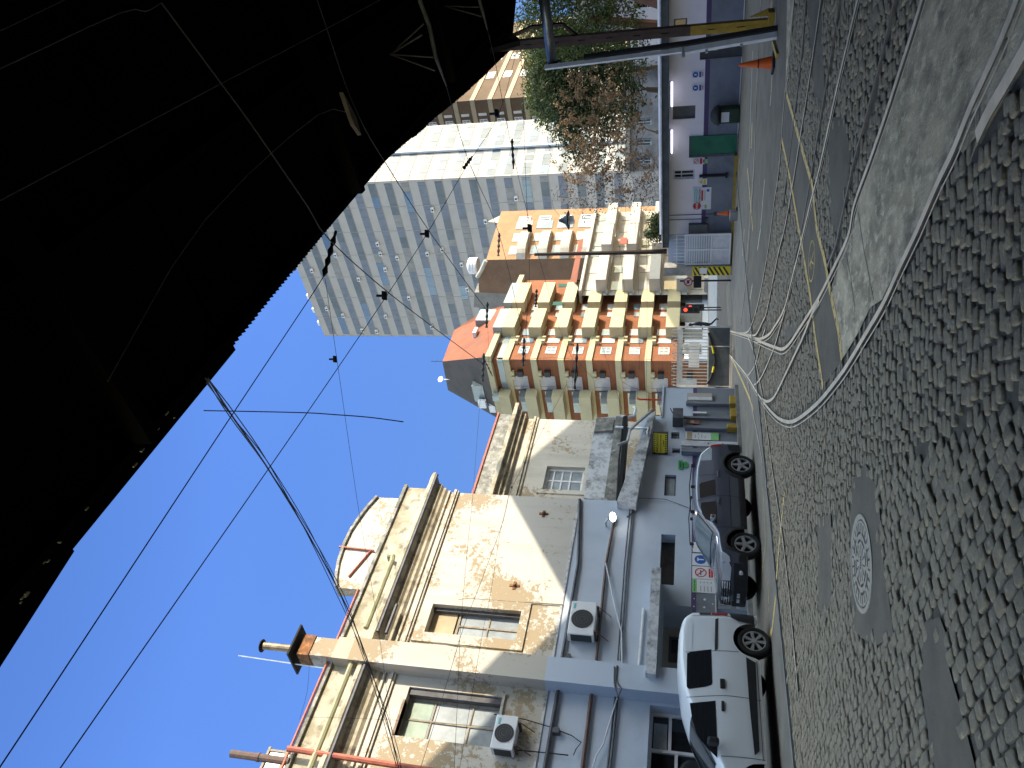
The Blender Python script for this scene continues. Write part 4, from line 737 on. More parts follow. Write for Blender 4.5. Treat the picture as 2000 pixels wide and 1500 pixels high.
# painted pedestrian emblem on the walkway
c = G(1585, 510, .004); b = MB(); e1 = (G(1585, 470)-G(1585, 550)).normalized(); e2 = Vector((-e1.y, e1.x, 0)); r_ = (G(1585, 470)-G(1585, 550)).length/2
for i in range(32):
    a, d = 2*math.pi*i/32, 2*math.pi*(i+1)/32; b.poly([c+(e1*math.cos(t)+e2*math.sin(t)*1.0)*r_*k for t, k in ((a, 1), (d, 1), (d, .9), (a, .9))])
for q0, q1, w_ in (((0, .6), (0, .05), .12), ((0, .05), (-.3, -.6), .1), ((0, .05), (.3, -.6), .1), ((0, .4), (-.35, .1), .08), ((0, .4), (.35, .15), .08), ((-.06, .75), (.06, .75), .14)):
    p0 = c+(e1*q0[0]+e2*q0[1])*r_; p1 = c+(e1*q1[0]+e2*q1[1])*r_; t_ = (p1-p0).normalized(); s_ = Vector((-t_.y, t_.x, 0))*w_*r_/2; b.poly([p0+s_, p0-s_, p1-s_, p1+s_])
struct('painted_emblem', b, m_line)
# kerb strip between cobbles and the parking lane
b = MB(); b.obox(AN(-6, -12.02, -.05), A_*40, N_*.10, Z_*.068); struct('kerb', b, m_kerb)
b = MB(); b.obox(AN(-6, -16.84, -.05), A_*28, N_*.35, Z_*.16); struct('kerb', b, m_kerb)
# manhole cover
mc = G(1682, 1100, 0); t = thing('manhole_cover', 'round cast iron manhole cover with ribbed rings in an asphalt patch', 'manhole cover', mc)
m_iron = mat('worn_cast_iron', (.43, .375, .29), (.33, .29, .23), sc=9, rough=.55, metal=.05)
b = MB(); b.lathe(mc, Z_, [(.47, -.03), (.47, .006), (.43, .008), (.42, -.004), (.40, -.004)], 40); b.build('frame', m_iron, t)
b = MB(); b.lathe(mc, Z_, [(.405, -.03), (.405, .003)], 40); b.build('cover', m_iron, t)
def flat(pts): return [mc+Vector((x, y, .0)) for x, y in pts]
b = MB(); F0 = None
def arc(r1, r2, a0, a1, z=.006, n=10):
    for i in range(n):
        a, d = a0+(a1-a0)*i/n, a0+(a1-a0)*(i+1)/n; b.poly([mc+Vector((r*math.cos(t_), r*math.sin(t_), z)) for r, t_ in ((r1, a), (r2, a), (r2, d), (r1, d))])
for r1 in (.20, .275): [arc(r1, r1+.028, k*math.pi/4+.10, (k+1)*math.pi/4-.10) for k in range(8)]
for k in range(24): a = k*math.pi/12; arc(.31, .385, a+.02, a+.075, n=1)
for k in range(12): a = k*math.pi/6; arc(.085, .18, a, a+.10, n=1)
for k in range(5): b.poly([mc+Vector((x, y, .007)) for x, y in ((-.055+.026*k, -.022), (-.037+.026*k, -.022), (-.037+.026*k, .022), (-.055+.026*k, .022))])
b.build('groove', m_ink, t)
# ---------------------------------------------------------------- cobbles: every stone is a small rounded block; one paving surface
def inpoly(P_, poly):
    x, y = P_[:, 0], P_[:, 1]; r_ = np.zeros(len(P_), bool); j = len(poly)-1
    for i in range(len(poly)):
        xi, yi = poly[i]; xj, yj = poly[j]
        c = ((yi > y) != (yj > y)) & (x < (xj-xi)*(y-yi)/((yj-yi)+1e-12)+xi); r_ ^= c; j = i
    return r_
def P2(l): return [(G(*q).x, G(*q).y) for q in l]
def shrink(l, k=.90): c_ = np.mean(l, axis=0); return [tuple(c_+(np.array(p)-c_)*k) for p in l]
holes = [shrink(P2(l)) for l in PATCH.values()] + [P2(WALK), [(p.x, p.y) for p in slab], P2([(1555, -60), (1536, 180), (1508, 450), (1484, 590), (1452, 660), (1424, 694), (1418, 560), (1428, 540), (1437, 420), (1448, 105), (1455, -60)])]
segs = np.array([[a.x, a.y, c_.x, c_.y] for k in RP for a, c_ in zip(RP[k], RP[k][1:])])
def raildist(P_):
    d = np.full(len(P_), 9.)
    for x1, y1, x2, y2 in segs:
        vx, vy = x2-x1, y2-y1; l = vx*vx+vy*vy+1e-9; t_ = np.clip(((P_[:, 0]-x1)*vx+(P_[:, 1]-y1)*vy)/l, 0, 1); d = np.minimum(d, np.hypot(P_[:, 0]-x1-t_*vx, P_[:, 1]-y1-t_*vy))
    return d
def stones(ang, rw_, ln, region, seed):
    g = np.random.default_rng(seed); c, s = math.cos(ang), math.sin(ang); out = []
    v = -45.0; row = 0
    while v < 45:
        u = -45+g.random()*ln
        while u < 45:
            l = ln*(.75+.55*g.random()); out.append((u+l/2, v+(g.random()-.5)*.016, l-.014-.014*g.random(), rw_*(.82+.13*g.random()), (g.random()-.5)*.10)); u += l
        v += rw_*(.96+.08*g.random())
    a = np.array(out); X = a[:, 0]*c-a[:, 1]*s; Y = a[:, 0]*s+a[:, 1]*c
    wob = .05*np.sin(X*1.3+Y*.7); X = X+wob*-s; Y = Y+wob*c
    P_ = np.stack([X, Y], 1); fw_ = Y
    ok = (Y > 1.5) & (Y < 29) & (np.abs(X) < Y*.60+1.2)
    P_, a = P_[ok], a[ok]; nn = P_[:, 0]*N_.x+P_[:, 1]*N_.y; aa = P_[:, 0]*A_.x+P_[:, 1]*A_.y
    ok = (nn > -11.82) & region(P_, aa, nn) & (aa < 29)
    P_, a = P_[ok], a[ok]
    bad = raildist(P_) < .095
    Q_ = P_+(g.random(P_.shape)-.5)*.22
    for i_, h in enumerate(holes): bad |= inpoly(Q_ if i_ < 6 else P_, h)
    bad |= g.random(len(P_)) < .004
    return P_[~bad], a[~bad], ang
def build_cobbles():
    sA = G(2005, 770); sB = G(1775, 892); sC = G(1640, 1000)
    side = lambda P_, p, q: (q.x-p.x)*(P_[:, 1]-p.y)-(q.y-p.y)*(P_[:, 0]-p.x)
    def z1(P_, aa, nn): return np.where(P_[:, 1] < sB.y, side(P_, sA, sB), side(P_, sB, sC)) > .04
    def z2(P_, aa, nn): return np.where(P_[:, 1] < sB.y, side(P_, sA, sB), side(P_, sB, sC)) < -.04
    d1 = G(1970, 1310)-G(1820, 1500); a1 = math.atan2(d1.y, d1.x); print('zone1 angle', math.degrees(a1))
    V_, F_ = [], []; base = 0; g = np.random.default_rng(3)
    for (P_, a, ang) in (stones(a1, .112, .150, z1, 11), stones(R(4), .098, .140, z2, 12)):
        n = len(P_); print('stones', n)
        th = ang+a[:, 4]; hx, hy = a[:, 2]/2, a[:, 3]/2; top = (g.random(n)-.5)*.016; tx, ty = (g.random(n)-.5)*.12, (g.random(n)-.5)*.12
        lev = [(1.0, 1.0, -.055), (1.0, 1.0, -.010), (.94, .92, -.003), (.70, .66, .000)]
        ring8 = [(-1, -.70), (-.78, -1), (.78, -1), (1, -.70), (1, .70), (.78, 1), (-.78, 1), (-1, .70)]
        jit = 1+(g.random((n, 8))-.5)*.26; vs = []
        for sx, sy, z in lev:
            for k, (rx, ry) in enumerate(ring8):
                lx = rx*sx*hx*jit[:, k]; ly = ry*sy*hy*jit[:, k]
                zz = z+(top+tx*lx+ty*ly if z > -.05 else 0); vs.append(np.stack([P_[:, 0]+lx*np.cos(th)-ly*np.sin(th), P_[:, 1]+lx*np.sin(th)+ly*np.cos(th), zz+np.zeros(n)], 1))
        vs.append(np.stack([P_[:, 0], P_[:, 1], .0+top], 1)); nv = len(vs)
        V_.append(np.stack(vs, 1).reshape(-1, 3)); off = base+np.arange(n)*nv
        q = []
        for l in range(3):
            for k in range(8): q.append((l*8+k, l*8+(k+1) % 8, (l+1)*8+(k+1) % 8, (l+1)*8+k))
        fq = (np.array(q)[None]+off[:, None, None]).reshape(-1, 4); F_ += fq.tolist()
        F_ += (np.array([(24+k, 24+(k+1) % 8, 32) for k in range(8)])[None]+off[:, None, None]).reshape(-1, 3).tolist()
        base += n*nv
    V_ = np.concatenate(V_); me = bpy.data.meshes.new('cobblestone_paving'); me.from_pydata(V_.tolist(), [], F_); me.materials.append(m_cob)
    me.polygons.foreach_set('use_smooth', [True]*len(me.polygons)); me.update()
    o = bpy.data.objects.new('cobblestone_paving', me); COL.objects.link(o); tag(o, kind='structure')
build_cobbles()
# ================================================================ service building on the right (faces the camera)
RW = Fr(A_*29.8, math.degrees(YAW)+90)
sb = thing('service_building', 'long low white building with purple line, grey dado and dark flat eaves on the right', 'building', RW.P(-8, 0))
sl0 = RW.U(1400, 455); sw1 = (RW.U(1335, 233), RW.U(1335, 207), RW.Zp(1358, 220), RW.Zp(1314, 220)); sw2 = (RW.U(1335, 350), RW.U(1335, 332), RW.Zp(1357, 341), RW.Zp(1315, 341)); sw3 = (RW.U(1330, 53), RW.U(1330, 36), RW.Zp(1342, 45), RW.Zp(1316, 45))
sd1 = (RW.U(1400, 115), RW.U(1400, 92), 0, RW.Zp(1367, 104))
b = MB(); b.wall(RW, sl0, 4, 0, 2.95, [sw1, sw2, sw3, (sd1[0], sd1[1], -.001, sd1[3])], rev=.15); b.poly([RW.P(sl0, 0), RW.P(sl0, 0, -6), RW.P(sl0, 2.9, -6), RW.P(sl0, 2.9)]); b.build('wall', mat('white_wall_warm', (.84, .81, .83), (.74, .71, .73), sc=1.1, lo=.5, hi=.8, rough=.8), sb)
m_eave = mat('dark_eaves', (.09, .10, .10), (.06, .065, .065), sc=3, rough=.8)
b = MB(); b.fbox(RW, sl0-.3, 4, 2.55, 2.80, .0, .62); b.build('eaves', m_eave, sb)
b = MB(); b.fbox(RW, sl0-.3, 4, 2.80, 2.85, -6, .66); b.build('roof', mat('white_roof_edge', (.62, .62, .62), (.3, .3, .3), sc=2), sb)
b = MB(); [b.fbox(RW, a, c, .03, 1.10, -.01, .004) for a, c in ((sl0, sd1[0]), (sd1[1], 4))]; b.build('wainscot', m_wains, sb)
b = MB(); [b.fbox(RW, a, c, 1.10, 1.27, -.01, .004) for a, c in ((sl0, sd1[0]), (sd1[1], 4))]; b.build('stripe', m_purple, sb)
m_shut = mat('grey_shutter', (.13, .135, .13), (.10, .105, .10), sc=4, rough=.6)
window(RW, sb, *sw1, -.12, 1, 2, m_shut, m_shut, .04); window(RW, sb, *sw2, -.12, 2, 1, m_paintsteel, m_glassd, .05, rws=[.62]); window(RW, sb, *sw3, -.12, 1, 1, m_shut, m_glassd, .04)
b = MB(); b.fbox(RW, sd1[0], sd1[1], 0, sd1[3], -.13, -.08); dd = b.build('door', mat('dark_grey_door', (.06, .065, .07), (.05, .052, .055), sc=4, rough=.5), sb)
b = MB(); b.fbox(RW, sd1[1]-.12, sd1[1]-.08, .85, 1.0, -.08, -.04); b.build('handle', m_steel, dd)
m_gd = mat('green_shutter_door', (.03, .17, .10), (.02, .13, .075), sc=3, rough=.5); gd = (RW.U(1390, 300), RW.U(1390, 264), .04, RW.Zp(1349, 282))
b = MB(); b.fbox(RW, *gd, -.01, .06); [b.fbox(RW, gd[0]+.05, gd[1]-.05, z, z+.03, .06, .075) for z in np.arange(.95, 1.75, .065)]; [b.fbox(RW, gd[0]+.1, gd[1]-.1, z, z+.02, .06, .07) for z in (.2, .5, .8)]; b.build('door', m_gd, sb)
b = MB(); b.fbox(RW, gd[0]-.09, gd[0], 0, gd[3]+.05, 0, .08); b.fbox(RW, gd[0]-.09, gd[1], gd[3], gd[3]+.06, 0, .08); b.build('door_frame', m_eave, sb)
for y0, y1, lab in ((208, 160, 'lit fluorescent tube under the eaves above the grey shutter'), (299, 254, 'lit fluorescent tube under the eaves above the green door')):
    u0, u1 = RW.U(1313, y0, .3), RW.U(1313, y1, .3); t = thing('tube_light', lab, 'light', RW.P((u0+u1)/2, 2.4, .3), 'tube lights under the eaves')
    b = MB(); b.tube([RW.P(u0, 2.44, .3), RW.P(u1, 2.44, .3)], .035, 6); b.build('tube', m_tubelit, t)
    b = MB(); b.fbox(RW, u0-.04, u1+.04, 2.49, 2.55, .24, .36); b.build('fitting', m_white, t)
cb_ = (RW.U(1363, 453), RW.U(1363, 435), RW.Zp(1381, 444), RW.Zp(1345, 444)); one('wall_cabinet', MB().fbox(RW, *cb_, .005, .2).fbox(RW, cb_[0]+.02, cb_[1]-.02, (cb_[2]+cb_[3])/2, (cb_[2]+cb_[3])/2+.01, .2, .21), m_shut, 'dark grey metal cabinet on the wall beside the white lattice gate', 'cabinet', bevel=.01)
pu = RW.U(1395, 342); b = MB(); b.tube([RW.P(pu, RW.Zp(1366, 342), .04), RW.P(pu, RW.Zp(1420, 342), .04)], .06, 6); b.fbox(RW, pu-.09, pu+.09, .32, .40, 0, .14); one('vertical_pipe', b, m_cable, 'short black vertical pipe on the wall beside the yellow triangle sign', 'pipe')
b = MB()
for y0, xe in ((418, 1394), (427, 1377)): u = RW.U(1380, y0); b.tube([RW.P(u, 2.55, .02), RW.P(u, RW.Zp(xe, y0), .02)], .015, 5); b.fbox(RW, u-.06, u+.06, RW.Zp(xe, y0)-.1, RW.Zp(xe, y0), 0, .09)
b.build('switch_conduit', m_conduit, sb)
def swb(*a, **k): return board(RW, *a, **k)
g_ = 'safety signs on the service building'
for y0, y1, lab in ((139, 152, 'white sign with blue disc and caption, the one nearer the white post'), (165, 178, 'white sign with blue disc and caption, the one nearer the grey shutter')):
    t, u0, u1, z0, z1, d = swb(1351, y1, 1374, y0, 'mandatory_sign', lab, group=g_); cu = (u0+u1)/2; H = z1-z0
    b = MB(); b.poly(disc(RW, cu, z0+H*.68, d, H*.24)); b.build('disc', m_blue, t); bars(RW, t, [(cu-.025, cu+.025, z0+H*.58, z0+H*.78, d+.001)], m_white); bars(RW, t, [(u0+.02, u1-.02, z0+H*.17, z0+H*.37, d)], m_blue); bars(RW, t, [(cu-.07, cu+.07, z0+H*.02, z0+H*.10, d)], m_red)
t, u0, u1, z0, z1, d = swb(1353, 321, 1376, 308, 'prohibition_sign', 'small no smoking sign with red caption beside the green door', group=g_); cu = (u0+u1)/2; H = z1-z0
b = MB(); ring(b, RW, cu, z0+H*.70, d, H*.17, H*.215); b.prism([RW.P(cu-.09, z0+H*.70+.07, d), RW.P(cu-.07, z0+H*.70+.09, d), RW.P(cu+.09, z0+H*.70-.07, d), RW.P(cu+.07, z0+H*.7-.09, d)], RW.n*.001); b.build('ring', m_red, t); bars(RW, t, [(u0+.02, u1-.02, z0+H*.18, z0+H*.40, d)], m_red); bars(RW, t, [(cu-.08, cu+.06, z0+H*.02, z0+H*.11, d)], m_ink)
t, u0, u1, z0, z1, d = swb(1377, 319, 1382, 311, 'small_notice', 'tiny green notice under the no smoking sign', m=m_lgreen)
t, u0, u1, z0, z1, d = swb(1363, 361, 1381, 349, 'warning_sign', 'white sign with yellow triangle beside the large ATENCION board', group=g_); cu = (u0+u1)/2; H = z1-z0; b = MB(); b.poly([RW.P(cu-.10, z0+H*.5, d), RW.P(cu+.10, z0+H*.5, d), RW.P(cu, z0+H*.9, d)]); b.build('triangle', m_signy, t); bars(RW, t, [(u0+.03, u1-.03, z0+H*.15, z0+H*.38, d)], m_signy)
t, u0, u1, z0, z1, d = swb(1353, 409, 1389, 366, 'information_board', 'large white ATENCION board with teal heading and red stop octagon', 'notice board'); W = u1-u0; H = z1-z0
bars(RW, t, [(u0+W*.35, u0+W*.95, z1-H*.26, z1-H*.08, d)], m_teal); txt(RW, u0+W*.65, z1-H*.17, d+.001, 'BIENVENIDOS', .075, m_white, t); txt(RW, u0+W*.63, z1-H*.38, d+.001, 'ATENCIÓN', .115, m_ink, t)
bars(RW, t, [(u0+W*.40, u0+W*.88, z1-H*.56, z1-H*.46, d)], m_red); bars(RW, t, [(u0+W*.42, u0+W*.88, z1-H*q, z1-H*q+.015, d) for q in (.63, .68)], m_grey)
b = MB(); b.poly(disc(RW, u0+W*.17, z1-H*.24, d, .165, 8)); b.build('octagon', m_red, t); txt(RW, u0+W*.17, z1-H*.24, d+.002, 'PARE', .12, m_white, t); bars(RW, t, [(u0+W*.165, u0+W*.18, z1-H*.66, z1-H*.42, d)], m_teal); bars(RW, t, [(u0+W*.04, u0+W*.12, z1-H*.78, z1-H*.66, d)], m_teal); b = MB(); b.poly(disc(RW, u0+W*.17, z1-H*.70, d, .07, 4)); b.build('diamond', m_signy, t); b = MB(); b.poly(disc(RW, u1-.13, z0+H*.18, d, .06, 12)); b.build('emblem', m_blue, t)
# litter bin
bu = RW.U(1425, 217); t = thing('litter_bin', 'dark green domed bin with white notice against the grey dado', 'bin', RW.P(bu, 0, .35)); c = RW.P(bu, 0, .4)
m_bin = mat('dark_green_bin', (.025, .05, .028), (.02, .04, .022), sc=5, rough=.55); b = MB(); b.fbox(RW, bu-.27, bu+.27, 0, .72, .1, .6); b.build('body', m_bin, t, bevel=.04)
b = MB(); b.lathe(c+Z_*.72, Z_, [(.36, 0), (.36, .08), (.30, .2), (.16, .30), (.05, .33)], 16); b.build('dome', m_cladding, t, smooth=True); b = MB(); b.fbox(RW, bu-.20, bu+.16, .38, .66, .6, .606); b.build('notice', m_white, t)
# yellow kerb and lattice gate, hazard post
b = MB(); b.fbox(RW, RW.U(1440, 520), RW.U(1440, 300), -.02, .09, .05, .22); struct('yellow_kerb', b, m_yellow)
LG = Fr(A_*29.4, math.degrees(YAW)+90); l0, l1 = LG.U(1400, 516), LG.U(1400, 456); t = thing('lattice_gate', 'white steel gate leaf with horizontal louvres above plain panels', 'gate', LG.P((l0+l1)/2, 0)); zt_ = LG.Zp(1337, 490); zm = LG.Zp(1390, 490)
b = MB(); [b.fbox(LG, u, u+.06, .08, zt_, -.03, .03) for u in (l0, l1-.06, (l0+l1)/2-.03)]; [b.fbox(LG, l0+.06, l1-.06, z, z+.06, -.028, .028) for z in (.08, zm, zt_-.06)]; b.build('frame', m_white, t)
b = MB(); [b.fbox(LG, l0+.06, l1-.06, float(z), float(z)+.05, -.012, .012) for z in np.arange(zm+.10, zt_-.1, .095)]; b.build('louvre_bars', m_white, t)
b = MB(); b.fbox(LG, l0+.06, l1-.06, .14, zm, -.01, .01); b.build('panel', m_paintsteel, t)
b = MB(); [b.fbox(LG, float(u), float(u)+.03, zt_, zt_+.45, -.01, .01) for u in np.arange(l0+.05, l1, .16)]; b.fbox(LG, l0, l1, zt_+.3, zt_+.34, -.012, .012); b.build('top_bars', m_white, t)
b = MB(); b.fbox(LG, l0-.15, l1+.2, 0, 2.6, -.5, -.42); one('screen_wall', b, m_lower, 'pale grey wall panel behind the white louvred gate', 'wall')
h0, h1 = LG.U(1390, 534), LG.U(1390, 518); zt_ = LG.Zp(1352, 526); t = thing('hazard_post', 'concrete gate post painted with yellow and black diagonal stripes', 'post', LG.P((h0+h1)/2, 0))
b = MB(); b.fbox(LG, h0, h1, 0, 2.75, -.3, .15); b.build('post', m_conc, t); b = MB(); b.fbox(LG, h0-.005, h1+.005, .05, zt_, .1, .156); b.build('hazard_panel', m_signy, t)
b = MB(); W = h1-h0
for k in range(10):
    z = .08+k*.19; q = [(h0, z), (h0, z+.09), (h1, z+.09+.22), (h1, z+.22)]
    q = [(u, min(v, zt_)) for u, v in q]; b.poly([LG.P(u, v, .159) for u, v in q])
b.build('hazard_stripe', m_ink, t); b = MB(); b.fbox(LG, h0+W*.2, h1-W*.1, zt_-.6, zt_-.3, .16, .168); b.build('small_plate', m_white, t)
# cones
def cone(p, h, lab, tilt=(0, 0)):
    t = thing('traffic_cone', lab, 'cone', p, 'orange traffic cones'); ax = Vector((tilt[0], tilt[1], 1)).normalized(); m_o = bpy.data.materials.get('cone_orange') or mat('cone_orange', (.62, .10, .012), (.50, .08, .012), sc=8, rough=.5)
    b = MB(); b.lathe(p+Z_*.04, ax, [(.15*h/.75, 0), (.14*h/.75, .02), (.03, h*.94), (.02, h*.96)], 16); b.build('body', m_o, t, smooth=True)
    b = MB(); [b.lathe(p+Z_*.04+ax*(h*k), ax, [(.152*h/.75*(1-k*.88), 0), (.152*h/.75*(1-(k+.05)*.88), h*.04)], 16) for k in (.38, .62)]; b.build('band', m_cladding if h > .7 else m_white, t)
    b = MB(); b.obox(p-Vector((.2, .2, 0))*h/.75, Vector((.4*h/.75, 0, 0)), Vector((0, .4*h/.75, 0)), Z_*.05); b.build('foot', m_cladding, t, bevel=.01)
cone(G(1512, 122), .71, 'orange traffic cone with black bands beside the light grey post'); cone(G(1440, 416), .72, 'faded orange cone with white band by the service building wall')
one('concrete_block', MB().obox(G(1440, 432), N_*.35, A_*.3, Z_*.28), m_conc, 'small pale concrete block beside the far faded cone', 'block', bevel=.02)
# ================================================================ steel posts of the shed, duct
pb = G(1510, 45); t = thing('steel_column', 'riveted brown steel column with yellow painted foot carrying the shed roof', 'column', pb); m_brown = mat('brown_painted_steel', (.075, .045, .038), (.05, .032, .028), sc=6, rough=.6)
def col_(z0, z1, mm, nm, w_=.10):
    b = MB(); o = pb-N_*w_-A_*.10
    for k in (0, 1): b.obox(o+N_*(k*(2*w_-.09))+Z_*z0, N_*.09, A_*.2, Z_*(z1-z0))
    z = z0+.02
    while z < z1-.1: b.obox(o+N_*.09+A_*-.006+Z_*z, N_*(2*w_-.18), A_*.012, Z_*min(.46, z1-z)); z += .62
    return b.build(nm, mm, t)
col_(1.75, 6.1, m_brown, 'shaft'); col_(.12, 1.75, m_yellow, 'painted_foot'); b = MB(); b.obox(pb-N_*.26-A_*.22+Z_*-.01, N_*.52, A_*.44, Z_*.13); [b.prism([pb+N_*s*.16+Z_*.12-A_*.02, pb+N_*s*.30+Z_*.12-A_*.02, pb+N_*s*.16+Z_*.5-A_*.02], A_*.05) for s in (1, -1)]; b.build('base_plate', m_yellow, t)
b = MB(); b.prism([pb+Z_*6.2-A_*.7, pb+Z_*6.2+A_*.9, pb+Z_*5.7+A_*.2, pb+Z_*5.6-A_*.12], N_*.12); b.build('gusset', m_black, t); b = MB(); b.tube([pb+Z_*4.2, pb+Z_*4.6+N_*.35, pb+Z_*5.3+N_*.35, pb+Z_*6.1+N_*.1], .05, 5); b.build('curved_strut', m_brown, t)
w0 = G(1517, 68); w1_ = DY(1064, 132, w0.y+.1); wm = DY(1337, 98, w0.y+.05); t = thing('grey_post', 'tall light grey square post with black cable beside the steel column', 'post', w0); b = MB()
for p, q, r1 in ((w0, wm, .10), (wm, w1_, .062)): b.tube([p, q], r1, 4)
b.build('shaft', m_paintsteel, t); b = MB(); d_ = N_*.14-A_*.04; b.tube([w0+d_, wm+d_, DY(1190, 105, w0.y+.05), DY(1140, 112, w0.y)], .06, 6); b.build('cable', m_cable, t); b = MB(); [b.tube([DY(x, y+13, w0.y+.02), DY(x, y-12, w0.y+.02)], .035, 5) for x, y in ((1335, 99), (1380, 90), (1448, 77))]; b.build('strap', m_steel, t)
p0, p1 = DY(1054, -60, 15.6), DY(1079, 120, 16.9); t = thing('grey_duct', 'fat grey cylindrical duct reaching from the edge of the picture to the light grey post', 'duct', p1); b = MB(); b.tube([p0, p1], .115, 14); b.build('pipe', mat('dark_galvanised', (.16, .17, .18), (.12, .125, .13), sc=5, rough=.35, metal=.8), t, smooth=True); b = MB(); b.tube([p1, p1+(p1-p0).normalized()*.12, p1+(p1-p0).normalized()*.14], [.125, .125, .03], 12); b.build('cap', m_cladding, t)
b = MB(); b.obox(G(1512, 80)-N_*.05, N_*.10, A_*-1.2, Z_*.05); one('yellow_strip', b, m_yellow, 'low yellow edge strip between the grey post and the cone', 'edge strip')
one('utility_pole', MB().tube([DY(1302, 491, 34.5), DY(1170, 494.5, 34.5), DY(1044, 497, 34.5)], [.11, .09, .07], 8), mat('tarred_pole', (.045, .03, .026), (.03, .022, .02), sc=5), 'dark tapering utility pole rising behind the flat roof end', 'pole')
# street lamp on wires
t = thing('street_lamp', 'dark bell shaped street lamp with white glass hanging among the wires', 'street lamp', DY(1105, 432, 30)); c = DY(1104, 430, 30)
b = MB(); b.lathe(c, -Z_, [(.05, -.25), (.10, -.12), (.16, 0), (.36, .12), (.38, .14)], 14); b.build('shade', m_cladding, t, smooth=True); b = MB(); b.lathe(c, -Z_, [(.17, .13), (.17, .32), (.05, .36)], 12); b.build('glass', m_white, t)
# ================================================================ entrance gate, signals, person
GF = Fr((0, 32.4, 0), 90); g0, g1 = GF.U(1400, 757), GF.U(1400, 637); gz = lambda x: GF.Zp(x, 700)
t = thing('entrance_gate', 'spiked steel entrance gate with ribbed lower panels and a curved hazard bar', 'gate', GF.P((g0+g1)/2, 0)); m_gate = mat('grey_green_gate_paint', (.13, .145, .145), (.10, .11, .11), sc=4, rough=.55); m_bar = mat('pale_gate_bars', (.60, .60, .55), (.45, .46, .43), sc=6, rough=.5)
b = MB(); b.fbox(GF, g0, g1, .06, gz(1384), -.02, .02); [b.fbox(GF, float(u), float(u)+.035, .06, gz(1384), .02, .035) for u in np.arange(g0, g1-.05, .085)]; b.build('panel', m_gate, t)
b = MB(); [b.fbox(GF, float(u), float(u)+.036, gz(1384), gz(1315)+.06*(i % 2), -.012, .012) for i, u in enumerate(np.arange(g0+.05, g1-.05, .135))]; [b.fbox(GF, g0, g1, gz(x), gz(x)+.05, -.02, .02) for x in (1384, 1333, 1330)]; [b.fbox(GF, u, u+.07, 0, gz(1328), -.035, .035) for u in (g0, g1-.07, GF.U(1400, 679))]; b.build('bars', m_bar, t)
b = MB(); [b.tube([GF.P(float(u), gz(1318), 0), GF.P(float(u)+.02, gz(1312), .12)], .012, 4) for u in np.arange(g0+.1, g1-.1, .18)]; b.fbox(GF, g0, g1, gz(1322), gz(1330)-.01, -.01, .0); b.build('spikes', mat('white_spikes', (.60, .58, .52), rough=.6), t)
ar = [GF.P(*GF.px(x, y, .08), .08) for x, y in ((1384, 650), (1389, 668), (1394, 690), (1396, 704), (1393, 722), (1388, 738), (1381, 750))]; rs_ = resample(catmull(ar, 3), .2); b = MB()
for i in range(len(rs_)-1): b.tube([rs_[i], rs_[i+1]], .045, 6, m=0 if 3 < i % 7 < 6 else 1)
b.build('curved_bar', [m_signy, m_cladding], t); b = MB(); b.fbox(GF, GF.U(1350, 717), GF.U(1350, 667), gz(1366), gz(1345), -.5, -.45); b.build('notice_board', m_white, t)
one('gate_pier', MB().fbox(GF, g0-.45, g0-.02, 0, 2.55, -.3, .2), m_conc, 'concrete pier between the low white wall and the spiked gate', 'pier')
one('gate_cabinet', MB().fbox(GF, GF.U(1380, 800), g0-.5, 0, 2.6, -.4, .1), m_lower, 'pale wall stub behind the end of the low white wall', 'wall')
m_sig = m_cladding
for x, y, xb, lab in ((1348, 601, 1406, 'traffic signal showing red, the one lower of the pair beside the gate'), (1339, 606, 1406, 'traffic signal showing red, the upper one seen behind the gate top')):
    c = DY(x, y, 44 if y == 601 else 43); t = thing('traffic_signal', lab, 'traffic signal', (c.x, c.y, 0), 'red traffic signals across the street'); F = Fr((c.x, c.y, 0), 90)
    b = MB(); b.fbox(F, -.18, .18, c.z-.75, c.z+.25, 0, .22); b.build('head', m_sig, t, bevel=.03)
    b = MB(); b.poly(disc(F, 0, c.z, .228, .10, 14)); b.build('red_lens', m_redlit, t); b = MB(); [b.poly(disc(F, 0, c.z-k, .226, .11, 14)) for k in (.28, .54)]; b.build('dark_lens', m_black, t)
    b = MB(); b.tube([F.P(0, 0, .1), F.P(0, c.z-.75, .1)], .035, 8); b.build('pole', m_cladding, t)
c = DY(1344, 551, 33.5); t = thing('no_entry_sign', 'round white prohibition sign with red ring on a dark pole beside the hazard post', 'sign', (c.x, c.y, 0)); F = Fr((c.x, c.y, 0), 90)
b = MB(); b.poly(disc(F, 0, c.z, .06, .17)); b.build('face', m_white, t); b = MB(); ring(b, F, 0, c.z, .065, .14, .185); b.prism([F.P(-.12, c.z+.10, .066), F.P(-.10, c.z+.12, .066), F.P(.12, c.z-.10, .066), F.P(.10, c.z-.12, .066)], F.n*.002); b.build('ring', m_red, t); bars(F, t, [(-.07, .07, c.z-.05, c.z+.05, .0655)], m_ink)
b = MB(); b.tube([F.P(.05, 0, 0), F.P(.05, 2.1, 0)], .04, 8); b.build('pole', m_cladding, t); b = MB(); b.fbox(F, -.25, .25, c.z-.55, c.z-.22, -.1, .1); b.build('signal_back', m_cladding, t, bevel=.03)
